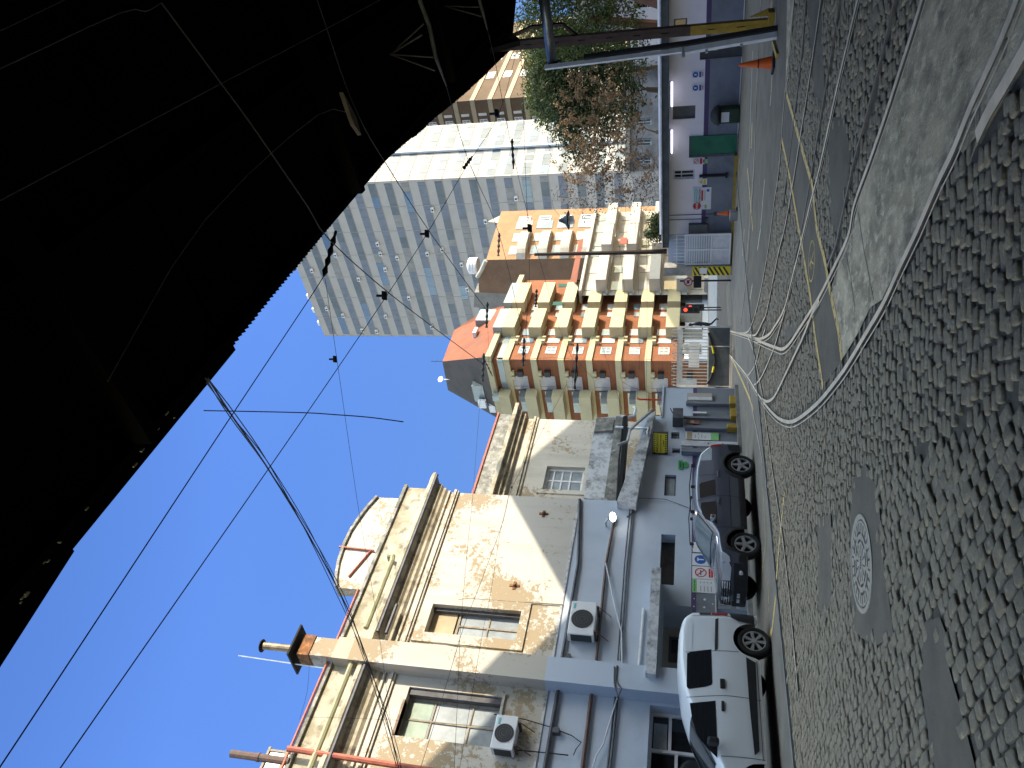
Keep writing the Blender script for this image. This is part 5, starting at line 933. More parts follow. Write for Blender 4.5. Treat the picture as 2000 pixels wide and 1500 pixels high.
# person walking past the gate
def person(p, h, face, lab):
    t = thing('person', lab, 'person', p); s = h/1.72; f = Vector((math.sin(face), math.cos(face), 0)); l = Vector((-f.y, f.x, 0))
    J = {'pel': (0, 0, .93), 'sp': (.02, 0, 1.15), 'ch': (.03, 0, 1.36), 'nk': (.05, 0, 1.50), 'hd': (.08, 0, 1.62), 'ht': (.07, 0, 1.70), 'lh': (0, .09, .90), 'lk': (.20, .09, .50), 'lf': (.30, .09, .09), 'lt': (.46, .09, .05), 'rh': (0, -.09, .90), 'rk': (.05, -.09, .48), 'rf': (-.30, -.09, .16), 'rt_': (-.20, -.09, .04),
         'ls': (.03, .19, 1.42), 'le': (-.12, .25, 1.14), 'lw': (.02, .25, .92), 'lx': (.06, .25, .83), 'rs': (.03, -.19, 1.42), 're': (.05, -.25, 1.13), 'rw_': (.28, -.23, .98), 'rx': (.35, -.23, .93)}
    E_ = [('pel', 'sp'), ('sp', 'ch'), ('ch', 'nk'), ('nk', 'hd'), ('hd', 'ht'), ('pel', 'lh'), ('lh', 'lk'), ('lk', 'lf'), ('lf', 'lt'), ('pel', 'rh'), ('rh', 'rk'), ('rk', 'rf'), ('rf', 'rt_'), ('ch', 'ls'), ('ls', 'le'), ('le', 'lw'), ('lw', 'lx'), ('ch', 'rs'), ('rs', 're'), ('re', 'rw_'), ('rw_', 'rx')]
    rad = dict(pel=.15, sp=.14, ch=.15, nk=.06, hd=.10, ht=.08, lh=.10, lk=.065, lf=.045, lt=.035, rh=.10, rk=.065, rf=.045, rt_=.035, ls=.075, le=.05, lw=.036, lx=.03, rs=.075, re=.05, rw_=.036, rx=.03)
    ks = list(J); me = bpy.data.meshes.new('body'); me.from_pydata([Vector(p)+(f*J[k][0]+l*J[k][1]+Z_*J[k][2])*s for k in ks], [(ks.index(a), ks.index(c)) for a, c in E_], [])
    o = bpy.data.objects.new('body', me); COL.objects.link(o); adopt(o, t); o.modifiers.new('k', 'SKIN'); o.modifiers.new('s', 'SUBSURF').levels = 1; o.modifiers['s'].render_levels = 1
    for i, k in enumerate(ks): me.skin_vertices[0].data[i].radius = (rad[k]*s, rad[k]*s); me.skin_vertices[0].data[i].use_root = (k == 'pel')
    me.materials.append(mat('dark_clothing', (.022, .025, .035), rough=.9)); hp = Vector(p)+(f*.09+Z_*1.64)*s
    b = MB(); b.lathe(hp+f*.03*s-Z_*.10*s, Z_, [(.03, 0), (.075, .04), (.085, .10), (.07, .17)], 12); b.build('face', mat('skin', (.40, .25, .18), rough=.6), t, smooth=True)
    b = MB(); b.lathe(hp-f*.02*s-Z_*.02*s, Z_, [(.10, 0), (.115, .05), (.10, .11), (.04, .15)], 12); b.build('hair', m_ink, t, smooth=True)
pp = G(1405, 632); person(pp, 1.68, R(-80), 'dark clothed person walking past outside the gate')
# ================================================================ far buildings
def base(x, y, Y): p = DY(x, y, Y); return Vector((p.x, p.y, 0))
m_brick = bricks('orange_brick', (.27, .082, .024), (.205, .06, .019), (.18, .10, .055), 1.0); m_cream = mat('cream_render', (.46, .395, .235), (.38, .325, .195), sc=.8, lo=.45, hi=.75, rough=.85); m_roofr = mat('red_roof_sheet', (.235, .075, .037), (.17, .055, .03), sc=.9, rough=.85, c3=(.12, .08, .06), sc3=.45, lo3=.56, hi3=.68)
m_roofd = mat('shaded_roof_sheet', (.09, .075, .065), (.07, .06, .05), sc=.7, rough=.9); m_shw = mat('white_roller_shutter', (.45, .42, .39), (.39, .36, .33), sc=2, rough=.7); m_glf = mat('far_glass', (.10, .14, .17), (.22, .24, .24), sc=.5, rough=.12, spec=.7)
m_balg = mat('glass_balustrade', (.22, .25, .24), (.17, .195, .19), sc=.7, rough=.25, spec=.6)
C0 = base(1388, 706, 64); RS = Fr(C0, 34); RD = Fr(C0, 134)
rbld = thing('brick_apartment_block', 'orange brick apartment block with cream balconies and a steep red roof on the corner', 'building', C0)
zc = lambda x: RS.Zp(x, 706); flo = [981, 1035, 1088.5, 1144, 1201, 1259, 1316]; us1 = RS.U(1150, 640); us2 = RS.U(1150, 546); ud = RD.U(1100, 830)
b = MB(); b.wall(RS, 0, us2, 0, zc(949), ()); b.wall(RD, ud-2, 0, 0, zc(949), ()); b.build('brick_wall', m_brick, rbld)
b = MB(); b.fbox(RS, 0, us2, 0, zc(1336), .02, .25); b.build('ground_floor', mat('pale_ground_floor', (.50, .52, .55), (.42, .44, .47), sc=1, rough=.8), rbld)
for u0, u1, z0, z1 in ((.7, 2.2, .7, 2.6), (3.2, 4.6, .6, 2.9), (6.0, 8.6, .6, 2.7), (9.6, 11.4, .6, 2.7)): MB().fbox(RS, u0, u1, z0, z1, .25, .28).build('shop_window', m_shut, rbld)
H0 = zc(949)-zc(960)
b = MB(); b.fbox(RS, -.4, us2+.2, zc(960), zc(949), -.2, .55); b.fbox(RD, ud-2.4, .0, zc(960), zc(949), -.2, .55); b.build('cornice', m_cream, rbld)
for i, x in enumerate(flo[:6]):
    z1 = zc(x); z0 = zc(x+12)
    b = MB(); b.fbox(RS, -.02, us1, z0, z1, 0, .16); b.fbox(RD, ud-2, .14, z0+.003, z1-.003, 0, .16); b.build('floor_band', m_cream, rbld)
b = MB(); b.fbox(RS, 0, us1-.3, zc(981)+.01, zc(969), .12, .18); b.fbox(RD, ud+3, .1, zc(981)+.01, zc(969), .12, .18); b.build('glass_parapet', m_balg, rbld)
wz0, wz1 = zc(1080)-zc(1047), zc(1060)-zc(1047)
dk = mat('dark_equipment', (.02, .02, .022), rough=.6)
for i, x in enumerate(flo):
    zb = zc(x+12)                      # underside of the slab above this storey
    zf = zc(flo[i+1]) if i < 6 else 1.2
    if i < 6:   # sun side window, corbels, balconies
        u0, u1 = RS.U(1070, 691), RS.U(1070, 678)
        f = window(RS, rbld, u0, u1, zb+wz0, zb+wz1, .0, 2, 2, m_whitewood, m_glf, .045, .05)
        [MB().fbox(RS, u, u+.28, zb-.3, zb, 0, .4).build('corbel', m_cream, rbld) for u in (RS.U(1050, 673), RS.U(1050, 666))]; [MB().fbox(RD, u-.28, u, zb-.3, zb, 0, .4).build('corbel', m_cream, rbld) for u in (RD.U(1050, 723), RD.U(1050, 731))]
    if i < 7:
        for (ya, yb_) in ((647, 602), (598, 551)):
            d = 1.1; u0, u1 = RS.U(1100, ya-8, d), RS.U(1100, yb_, d)
            z0 = zc(flo[i]+5); zt_ = z0+.98
            b = MB(); b.fbox(RS, u0, u1, z0-.15, zt_, d-.1, d); b.fbox(RS, u0, u0+.1, z0-.15, zt_, .03, d-.1); b.fbox(RS, u1-.1, u1, z0-.15, zt_, .03, d-.1); b.fbox(RS, u0+.1, u1-.1, z0-.15, z0, .03, d-.1); bal = b.build('balcony', m_cream, rbld)
            b = MB(); b.fbox(RS, u0+.4, u0+1.5, z0+.02, z0+1.75, .02, .06); b.build('shutter', m_shw if (i+int(ya)) % 3 else m_glf, rbld)
            b = MB(); b.fbox(RS, u0-.9, u0-.1, z0+.5, z0+1.6, .02, .06); b.build('side_window', m_glf if i % 2 else m_shw, rbld)
            if i == 0: b = MB(); b.fbox(RS, u0, u1, zt_, zt_+.85, d-.06, d-.02); b.fbox(RS, u0, u0+.04, zt_, zt_+.85, .1, d-.06); b.build('balcony_glazing', m_balg, bal)
            if i == 2 and ya == 598: b = MB(); [b.fbox(RS, u, u+.7, z0+.8, z0+1.9, d-.3, d-.26) for u in (u0-.1, u1-.5)]; b.build('green_awning', mat('green_awning_cloth', (.03, .09, .07), rough=.9), bal)
    u0, u1 = RD.U(1060, 760), RD.U(1060, 734); zt_ = RD.Zp(1001, 746) - zc(981+12) + zb; zl = RD.Zp(1031, 746) - zc(993) + zb
    b = MB(); b.fbox(RD, u0, u1, zl, zt_, .0, .06); b.fbox(RD, u0, u1, zl-.08, zl, 0, .12); b.build('shutter', m_shw, rbld)
    b = MB(); b.fbox(RD, u0+.35, u0+.40, zl, zt_, .06, .075); b.build('shutter_joint', m_wood, rbld)
    for y in (727, 770):
        u = RD.U(1060, y); b = MB(); b.fbox(RD, u-.28, u+.28, zb-1.05, zb-.55, .02, .35); b.build('air_conditioner', dk, rbld)
    if i < 7:
        d = 1.1; u0, u1 = RD.U(1060, 824, d), RD.U(1060, 776, d); z0 = zc(flo[i]+5); b = MB(); b.fbox(RD, u0, u1, z0, z0+1.0, d-.1, d); b.fbox(RD, u1-.1, u1, z0, z0+1.0, .03, d-.1); b.fbox(RD, u0, u1-.1, z0, z0+.15, .03, d-.1); bal = b.build('balcony', m_cream, rbld)
        b = MB(); b.fbox(RD, u1-.62, u1-.02, z0+1.0, z0+1.55, .2, d); b.build('enclosure', m_balg if i < 1 else m_gate, bal)
        b = MB(); b.fbox(RD, u0+.2, u1-.3, z0+1.0, z0+1.75, .02, .06); b.build('window', m_glf, rbld)
ez = zc(949)+.02
def rpx(F, x, y, d): u, z = F.px(x, y, d); return F.P(u, z, d)
Ec = RS.P(-.3, ez, .4); R0 = rpx(RS, 864, 706, -2.5); R1 = rpx(RS, 887, 645, -3.5); X1 = rpx(RS, 945, 607, -1); E1 = rpx(RS, 990, 596, .3); L1 = rpx(RD, 875, 762, -3.5); L2 = rpx(RD, 937, 797, -1); E2 = rpx(RD, 974, 818, .3)
Bk = C0 + (RS.u*8 - RD.u*9)*1.0; Bt = Bk*1.0; Bt.z = R0.z-.5
b = MB(); b.poly([Ec, E1, X1, R1, R0]); b.build('roof', m_roofr, rbld); b = MB(); b.poly([Ec, R0, L1, L2, E2]); b.poly([R0, R1, Bt, L1]); b.build('shaded_roof_slope', m_roofd, rbld)  # slope away from the sun painted darker than the red one
b = MB(); u, z = RS.px(927, 655, -1.0); b.fbox(RS, u-.5, u+.5, z-.3, z, -1.6, -.4); b.build('skylight', m_white, rbld)
b = MB(); u, z = RD.px(936, 765, -.6); b.fbox(RD, u-1.0, u+1.0, z-.55, z+.5, -1.2, -.3); b.build('roof_box', m_balg, rbld); b = MB(); u, z = RD.px(962, 800, .2); b.fbox(RD, u-.4, u+.4, z-.3, z+.3, -.2, .2); u, z = RD.px(942, 790, .1); b.fbox(RD, u-.4, u+.4, z-.35, z+.35, -.2, .2); b.build('air_conditioner', m_ac, rbld)
b = MB(); u, z = RS.px(945, 612, -.3); b.fbox(RS, u-1.2, u+1.0, z-1.2, z+.6, -1.4, -.4); b.build('roof_glazing', m_balg, rbld)
c = rpx(RD, 868, 741, -3); b = MB(); b.lathe(c+Z_*.35, (.3, -.9, .3), [(.30, .08), (.24, .025), (.05, 0)], 14); b.tube([c-Z_*1, c+Z_*.35], .04, 5); b.build('satellite_dish', m_ac, rbld); b = MB(); c = rpx(RS, 864, 706, -2.5); b.tube([c-Z_*.3, c+Z_*1.1], .03, 4); b.tube([c+Z_*.6-RS.u*.4, c+Z_*.6+RS.u*.4], .02, 4); b.fbox(RS, -.2, .5, R0.z-.2, R0.z+.35, -3, -2.4) if False else None; b.build('aerial', dk, rbld)
# ---- white block with plain balconies
m_whr = mat('white_render', (.47, .43, .36), (.38, .345, .285), sc=.7, lo=.45, hi=.7, rough=.85, c3=(.28, .255, .22), sc3=1.6, lo3=.62, hi3=.72)
C1 = base(1385, 552, 72); WB = Fr(C1, 42); wu = WB.U(1200, 405); wz = WB.Zp(1127, 545); wt = thing('white_apartment_block', 'white apartment block of stacked balconies with a red roof strip beside the brick block', 'building', C1)
b = MB(); b.wall(WB, -1.0, wu, 0, wz-.6, (), d=-.6); b.build('wall', m_whr, wt); b = MB(); b.obox(WB.P(-1, wz-.6, 0), WB.u*(wu+1), -WB.n*3, Z_*.25); b.build('parapet', m_whr, wt)
b = MB(); b.poly([rpx(WB, 1113, 552, -2), rpx(WB, 1126, 552, 0), rpx(WB, 1140, 466, 0), rpx(WB, 1131, 468, -2)]); b.poly([WB.P(-1, wz-.35, 0), WB.P(WB.U(1140, 466), wz-.35, 0), WB.P(WB.U(1140, 466), wz-.35, -3), WB.P(-1, wz-.35, -3)]); b.build('roof', m_roofr, wt)
for i in range(5):
    z = wz-2.9-i*2.45
    for u0, u1, dd in ((-.6, 4.2, .9), (5.2, 9.0, 1.1), (9.8, wu-.3, .7)):
        b = MB(); b.fbox(WB, u0, u1, z, z+.95, dd-.1, dd); b.fbox(WB, u0, u0+.1, z, z+.95, -.6, dd-.1); b.fbox(WB, u1-.1, u1, z, z+.95, -.6, dd-.1); b.fbox(WB, u0+.1, u1-.1, z, z+.14, -.6, dd-.1); b.build('balcony', m_whr, wt)
        b = MB(); b.fbox(WB, u0+.4, u0+1.8, z+.15, z+2.1, -.59, -.55); b.fbox(WB, u1-1.5, u1-.5, z+.6, z+2.0, -.59, -.55); b.build('window', m_glf if (i+int(u0)) % 2 else m_shw, wt)
    b = MB(); b.fbox(WB, 4.3+i % 2, 4.9+i % 2, z+.2, z+.75, -.6, .0); b.build('air_conditioner', m_ac, wt)
    b = MB(); b.fbox(WB, -1, wu, z-.12, z-.0, -.59, -.3); b.build('slab', m_whr, wt)
one('laundry', MB().fbox(WB, WB.U(1215, 477, 1.2), WB.U(1215, 465, 1.2), WB.Zp(1225, 470, 1.2), WB.Zp(1211, 470, 1.2), 1.2, 1.25), mat('red_cloth', (.45, .10, .07), rough=.9), 'red washing hung over a white balcony', 'laundry')
# ---- orange block with rounded balconies, blank brown flank
m_or = mat('orange_render', (.345, .195, .105), (.285, .16, .085), sc=.8, rough=.9); m_fl = mat('brown_flank', (.22, .13, .08), (.17, .10, .065), sc=.5, lo=.4, hi=.65, rough=.95, c3=(.32, .20, .13), sc3=2.5, lo3=.6, hi3=.75)
C2 = base(1380, 499, 88); OB = Fr(C2, 46); OS = Fr(C2, 133); oz = OB.Zp(952, 499); ou = OB.U(975, 413); ot = thing('orange_apartment_block', 'orange rendered block with rounded white balconies and a blank brown side wall', 'building', C2)
b = MB(); b.wall(OB, 0, ou, 0, oz, ()); b.poly([OB.P(ou, 0), OB.P(ou, 0, -12), OB.P(ou, oz, -12), OB.P(ou, oz)]); b.build('front_wall', m_or, ot)
fl = [OS.P(0, 0), OS.P(0, oz)] + [rpx(OS, x, y, 0) for x, y in ((938, 530), (934, 545), (936, 571), (990, 574))]; e = OS.U(990, 574); fl += [OS.P(e-1, 0)]; b = MB(); b.poly(fl); b.build('side_wall', m_fl, ot)
b = MB(); b.prism([rpx(OS, x, y, -.3) for x, y in ((927, 571), (925, 600), (990, 606), (990, 571))], OS.n*-2); b.build('stair_tower', mat('grey_render', (.25, .235, .21), (.19, .18, .165), sc=.6), ot)
b = MB(); b.tube([OS.P(0, oz, .1), rpx(OS, 940, 528, .1), rpx(OS, 932, 541, .1)], .25, 6); b.build('coping', m_whr, ot)
b = MB(); c = rpx(OS, 931, 519, -2.5); b.lathe(c-Z_*.2, Z_, [(1.0, 0), (1.06, .2), (1.0, .35), (1.06, .55), (1.0, .7), (1.06, .9), (1.0, 1.1), (.5, 1.35)], 16); b.build('water_tank', m_white, ot)
b = MB(); b.prism([OB.P(ou*.82, oz, -.5), OB.P(ou, oz, -.5), OB.P(ou*.86, oz+1.6, -.5)], -OB.n*2); b.build('dormer', m_whr, ot)
for i in range(7):
    z = OB.Zp(1028, 497)-i*2.58-.0; u0, u1 = -.1, OB.U(1015, 442, 1.0); g = []
    for t_ in np.linspace(0, 1, 12):
        u = u0+(u1-u0)*t_; d = 1.0*(1-abs(2*t_-1)**4)+.06; g.append([OB.P(u, z, d*.95), OB.P(u, z+.35, d), OB.P(u, z+1.05, d)])
    b = MB(); b.grid(g); b.poly([q[0] for q in g]); g2 = [[q[2], q[2]-OB.n*.12] for q in g]; b.grid(g2); b.build('balcony', m_whr, ot)
    b = MB(); [b.fbox(OB, u0+1+k*2.6, u0+2.7+k*2.6, z+.2, z+2.2, .01, .06) for k in range(3)]; b.build('balcony_door', m_glf if i % 3 else m_shw, ot)
    uu0, uu1 = OB.U(1015, 436), OB.U(1015, 424); window(OB, ot, uu0, uu1, z+.6, z+2.1, .0, 2, 1, m_whitewood, m_glf if i % 2 else m_shw, .12, .08)
# ---- white tower with grey window bands
m_tw = mat('tower_white_panel', (.43, .415, .385), (.38, .37, .345), sc=.5, lo=.45, hi=.7, rough=.8); m_lv = mat('grey_louvre', (.18, .21, .255), (.15, .175, .215), sc=.8, rough=.6); m_bl = mat('pale_blind', (.27, .275, .27), (.22, .225, .22), sc=1.2, rough=.6); m_gb = mat('sky_glass', (.05, .10, .17), (.04, .07, .12), sc=.4, rough=.06, spec=1.0); m_gw = mat('grey_glass', (.14, .17, .19), (.11, .135, .155), sc=.5, rough=.5, spec=.3); m_jt = mat('panel_joint', (.34, .33, .31), rough=.9)
C3 = base(1380, 326, 125); TB = Fr(C3, 134); TW = Fr(C3, 52); tz = 77.0; tu = TB.U(900, 657); tw = TW.U(1000, 236); tt = thing('white_tower', 'tall white residential tower with grey window bands and many small air conditioners', 'building', C3)
b = MB(); b.wall(TB, tu, 0, 0, tz, ()); b.poly([TB.P(tu, tz), TB.P(0, tz), TB.P(0, tz, -15), TB.P(tu, tz, -15)]); b.poly([TB.P(tu, 0), TB.P(tu, tz), TB.P(tu, tz, -15), TB.P(tu, 0, -15)]); b.build('shaded_face', m_tw, tt); b = MB(); b.wall(TW, 0, tw, 0, tz, ()); b.build('sunlit_face', m_tw, tt)
random.seed(5); zz = 44.84+3.07*10; fh = 3.07; k = 0
while zz > 6:
    pal = [m_lv, m_gb, m_gw, m_bl, m_gate, m_ac]; rn = 0; mi_ = 0; b = MB(); f = MB(); u = tu+.5
    while u < -.4:
        w_ = random.choice((1.1, 1.5, 1.5, 2.2)); w_ = min(w_, -.4-u); rn = rn-1 if rn > 0 else random.choice((0, 1, 2, 4)); mi_ = mi_ if rn > 0 else random.choice((0, 0, 0, 0, 1, 2, 2, 3)); b.fbox(TB, u, u+w_-.07, zz-1.38, zz, -.02, .03, mi_); b.fbox(TB, u+w_-.07, u+w_, zz-1.38, zz, -.02, .034, 4); u += w_
    b.build('window_band', pal, tt)
    b = MB(); u = .4
    while u < tw-.4: w_ = random.choice((1.6, 2.2, 2.6)); b.fbox(TW, u, min(u+w_-.1, tw-.3), zz-1.38, zz, -.02, .03, random.choice((0, 2, 2, 2, 1, 3))); u += w_+random.choice((0, 0, .5))
    b.build('window_band', pal, tt)
    b = MB(); b.fbox(TB, tu, 0, zz-1.46, zz-1.40, .0, .06); b.fbox(TW, 0, tw, zz-1.46, zz-1.40, 0, .06); b.build('sill_line', m_jt, tt)
    for _ in range(random.choice((1, 2, 2, 3))):
        u = random.uniform(tu+1, -1.5); b = MB(); b.fbox(TB, u, u+.85, zz-1.95, zz-1.36, .03, .42); b.poly(disc(TB, u+.4, zz-1.65, .425, .22, 10), 1); b.build('air_conditioner', [m_ac, m_acd], tt)
    zz -= fh
b = MB(); [b.fbox(TB, float(u), float(u)+.06, 4, tz, .0, .035) for u in np.linspace(tu, 0, 8)]; b.build('panel_joint', m_jt, tt); b = MB(); [b.fbox(TW, float(u), float(u)+.05, 4, tz, 0, .028) for u in np.arange(.9, tw, 1.1)]; b.build('panel_joint', m_jt, tt)
pu = TW.U(1000, 287, .3); b = MB(); b.tube([TW.P(pu, 5, .3), TW.P(pu, tz, .3)], .28, 8); b.build('duct', mat('pale_blue_duct', (.50, .56, .60), rough=.5), tt); b = MB(); [b.fbox(TB, u, u+1.0, tz, tz+1.1, -2, -1) for u in (tu+2, tu+5.5, tu+9)]; b.build('roof_vent', m_ac, tt)
# ---- brown tower
m_bt = mat('brown_brick_tower', (.135, .093, .062), (.105, .074, .05), sc=.4, rough=.95); m_bc = mat('cream_slab', (.37, .315, .225), (.33, .28, .20), sc=.5, rough=.9)
C4 = base(1380, 165, 150); BL = Fr(C4, 136); BR = Fr(C4, 44); bl = BL.U(1000, 250); br_ = BR.U(1000, 85); bt = thing('brown_tower', 'brown brick residential tower with cream floor bands beyond the trees', 'building', C4)
b = MB(); b.wall(BL, bl-3, 0, 0, 66, ()); b.wall(BR, 0, br_+14, 0, 66, ()); b.build('wall', m_bt, bt)
zz = BL.Zp(940+205/5, 790/5+.5); zz += 3.7*7
while zz > 5:
    b = MB(); b.fbox(BL, bl-3, .12, zz-.95, zz, 0, .12); b.fbox(BR, -.0, br_+14, zz-.95, zz, 0, .121); b.build('floor_band', m_bc, bt)
    for y0, y1 in ((238, 229), (222, 217)): window(BL, bt, BL.U(1000, y0), BL.U(1000, y1), zz-3.0, zz-1.3, .0, 2, 2, m_whitewood, m_glf, .14, .06)
    window(BR, bt, BR.U(1000, 150), BR.U(1000, 138), zz-2.9, zz-1.2, 0, 2, 1, m_whitewood, m_bl, .2, .06); window(BR, bt, BR.U(1000, 115), BR.U(1000, 104), zz-2.9, zz-1.2, 0, 2, 1, m_whitewood, m_bl, .2, .06)
    b = MB(); u = BL.U(1000, 243); b.fbox(BL, u, u+1.1, zz-3.2, zz-2.3, 0, .6); b.build('air_conditioner', m_ac, bt)
    zz -= 3.7
# ---- houses just behind the trees
hF = Fr((0, 47, 0), 90); t = thing('lilac_house', 'pale lilac house with dark window behind the tree at the picture edge', 'house', hF.P(20, 0)); u0, u1 = hF.U(1260, 62), hF.U(1260, -80); zt_ = hF.Zp(1228, 20)
hw = (hF.U(1260, 14), hF.U(1260, -10), hF.Zp(1291, 0), hF.Zp(1238, 0)); m_lil = mat('lilac_render', (.46, .44, .50), (.40, .38, .44), sc=.8); b = MB(); b.wall(hF, u0, u1, 0, zt_, [hw], rev=.25); b.poly([hF.P(u0, 0), hF.P(u0, 0, -8), hF.P(u0, zt_, -8), hF.P(u0, zt_)]); b.poly([hF.P(u0, zt_), hF.P(u1, zt_), hF.P(u1, zt_, -8), hF.P(u0, zt_, -8)]); b.build('wall', m_lil, t); window(hF, t, *hw, -.2, 2, 2, m_wood, m_glassd)
hF = Fr((0, 52, 0), 90); t = thing('cream_house', 'cream and white house mostly hidden behind the brown leaved tree', 'house', hF.P(15, 0)); u0, u1 = hF.U(1240, 335), hF.U(1240, 62); zt_ = hF.Zp(1232, 200); b = MB(); ws = [(hF.U(1240, y), hF.U(1240, y-14), hF.Zp(1272, y), hF.Zp(1242, y)) for y in (320, 285, 245, 140, 100)]; b.wall(hF, u0, u1, 0, zt_, ws, rev=.25); b.poly([hF.P(u0, zt_), hF.P(u1, zt_), hF.P(u1, zt_, -8), hF.P(u0, zt_, -8)]); b.poly([hF.P(u0, 0), hF.P(u0, 0, -8), hF.P(u0, zt_, -8), hF.P(u0, zt_)]); b.build('wall', mat('shaded_house_render', (.30, .29, .30), (.18, .17, .17), sc=.8), t)  # shade behind the tree crowns put into a darker grey wall colour
for w_ in ws: window(hF, t, *w_, -.2, 2, 2, m_whitewood, m_glf)
b = MB(); b.fbox(hF, u0, u1, zt_, zt_+.3, -.3, .3); b.build('cornice', m_conc, t)
hF = Fr((0, 60, 0), 90); t = thing('pink_villa', 'pale pink villa glimpsed between the trees above the cream house', 'house', hF.P(20, 0)); u0, u1 = hF.U(1180, 75), hF.U(1180, -60); zt_ = hF.Zp(1120, 50); b = MB(); b.wall(hF, u0, u1, 0, zt_, ()); b.poly([hF.P(u0, zt_), hF.P(u1, zt_), hF.P(u1, zt_, -8), hF.P(u0, zt_, -8)]); b.build('wall', mat('pink_render', (.50, .42, .40), (.44, .37, .35), sc=.8), t); b = MB(); [b.fbox(hF, hF.U(1180, y), hF.U(1180, y-14), zt_-2.8, zt_-.9, -.0, .04) for y in (60, 40, 20)]; b.build('window', m_glf, t)
# ================================================================ trees
m_bark = mat('grey_brown_bark', (.085, .06, .045), (.05, .037, .03), sc=6, bump=.6, bsc=18, stretch=(1, 1, .3)); m_barkl = mat('pale_twig_bark', (.17, .13, .095), (.10, .075, .055), sc=6)
m_barkr = mat('reddish_bark', (.12, .06, .042), (.075, .04, .03), sc=5, bump=.6, bsc=14, stretch=(1, 1, .3))
def leafmat(n, c1, c2, tr=.25):
    m = mat(n, c1, c2, sc=1.6, lo=.35, hi=.65, rough=.65, spec=.25); t = m.node_tree; bs = t.nodes['Principled BSDF']; o = t.nodes['Material Output']; ts = t.nodes.new('ShaderNodeBsdfTranslucent'); mixs = t.nodes.new('ShaderNodeMixShader'); mixs.inputs[0].default_value = tr
    t.links.new(bs.inputs['Base Color'].links[0].from_socket, ts.inputs[0]); t.links.new(bs.outputs[0], mixs.inputs[1]); t.links.new(ts.outputs[0], mixs.inputs[2]); t.links.new(mixs.outputs[0], o.inputs[0]); return m
m_lb = leafmat('dry_brown_leaf', (.27, .17, .085), (.17, .105, .055), .3); m_lg = leafmat('dark_green_leaf', (.058, .078, .028), (.034, .048, .018)); m_ly = leafmat('sunlit_leaf', (.10, .13, .025), (.06, .09, .02), .3); m_lw = leafmat('willow_leaf', (.085, .11, .03), (.045, .07, .02), .3); m_lr = leafmat('red_brown_leaf', (.10, .045, .028), (.05, .028, .02), .2)
def tree(name, lab, cat, bp, blobs, lm, bark, ntgt, nleaf, ls, spread, tr, seed, trunk=True, grp=None, droop=0., fork=.45, thr=-.28, gf=.9):
    g = random.Random(seed); t = thing(name, lab, cat, bp, grp); tg = []
    for c, r_, wgt in blobs:
        for _ in range(int(ntgt*wgt)):
            v = Vector((g.gauss(0, 1), g.gauss(0, 1), g.gauss(0, 1))).normalized()*g.random()**.4; q = c+Vector((v.x*r_[0], v.y*r_[1], v.z*r_[2])); 
            if pnoise(q*gf+Vector((seed, 0, 0))) > thr: tg.append(q)
    top = sum((c for c, _, _ in blobs), Vector())/len(blobs); nodes = [(bp*1.0, tr)]; b = MB(); k = 6; tp = [bp]
    for i in range(1, k+1): f = i/k; tp.append(bp.lerp(top, f*fork*1.2)+Vector((pnoise(Vector((i, seed, 0)))*.35, pnoise(Vector((seed, i, 0)))*.35, 0))); nodes.append((tp[-1], tr*(1-.5*f)))
    b.tube(tp, [tr*(1.15-.6*i/k) for i in range(k+1)], 8)
    tg.sort(key=lambda q: (q-tp[-1]).length)
    for q in tg:
        p, r_ = min(nodes[1:], key=lambda n_: (n_[0]-q).length + (.6 if n_[0].z > q.z+.5 else 0)); L = (q-p).length; m_ = p.lerp(q, .5)+Vector((g.uniform(-.12, .12), g.uniform(-.12, .12), g.uniform(-.05, .22)))*L; r0 = max(.012, min(r_*.62, .02+L*.035)); b.tube([p, m_, q], [r0, r0*.75, max(.007, r0*.45)], 4, cap=False); nodes += [(m_, r0*.75), (q, max(.008, r0*.45))]
    b.build('trunk', bark, t)
    b = MB()
    for q in tg:
        for _ in range(nleaf):
            v = Vector((g.gauss(0, 1), g.gauss(0, 1), g.gauss(0, 1)-droop))*spread*.5; c = q+v; a = Vector((g.gauss(0, 1), g.gauss(0, 1), g.gauss(0, .7)-droop*1.5)).normalized(); s_ = a.cross(Vector((g.gauss(0, 1), g.gauss(0, 1), g.gauss(0, 1)))).normalized(); l = ls*g.uniform(.6, 1.4); b.poly([c-a*l*.5, c+s_*l*.22, c+a*l*.5, c-s_*l*.22])
    b.build('crown', lm, t); return t
def at(x, y, Y): return DY(x, y, Y)
gr_ = 'trees behind the service building'
tree('brown_leaved_tree', 'spreading tree with dry orange brown leaf tufts over the flat roof', 'tree', Vector((at(1300, 262, 37).x, 37, 0)), [(at(1195, 200, 37), (2.6, 1.6, 2.1), 1), (at(1165, 265, 37), (2.6, 1.6, 2.2), 1.1), (at(1215, 320, 37), (2.1, 1.5, 1.6), .8), (at(1110, 190, 37.5), (1.6, 1, 1.0), .4), (at(1130, 330, 37), (1.2, 1, 1.4), .4)], m_lb, m_barkl, 170, 13, .16, .17, .17, 3, grp=gr_, thr=-.02, gf=1.15)
tree('bare_branched_tree', 'thin half bare tree with sparse red brown leaves in front of the white tower base', 'tree', Vector((at(1300, 335, 38.5).x, 38.5, 0)), [(at(1200, 365, 38.5), (1.7, 1.3, 2.3), 1), (at(1140, 385, 38.5), (1.0, 1, 1.4), .5), (at(1255, 345, 38.5), (1.6, 1, .9), .6)], m_lr, m_bark, 125, 5, .13, .35, .13, 8, grp=gr_)
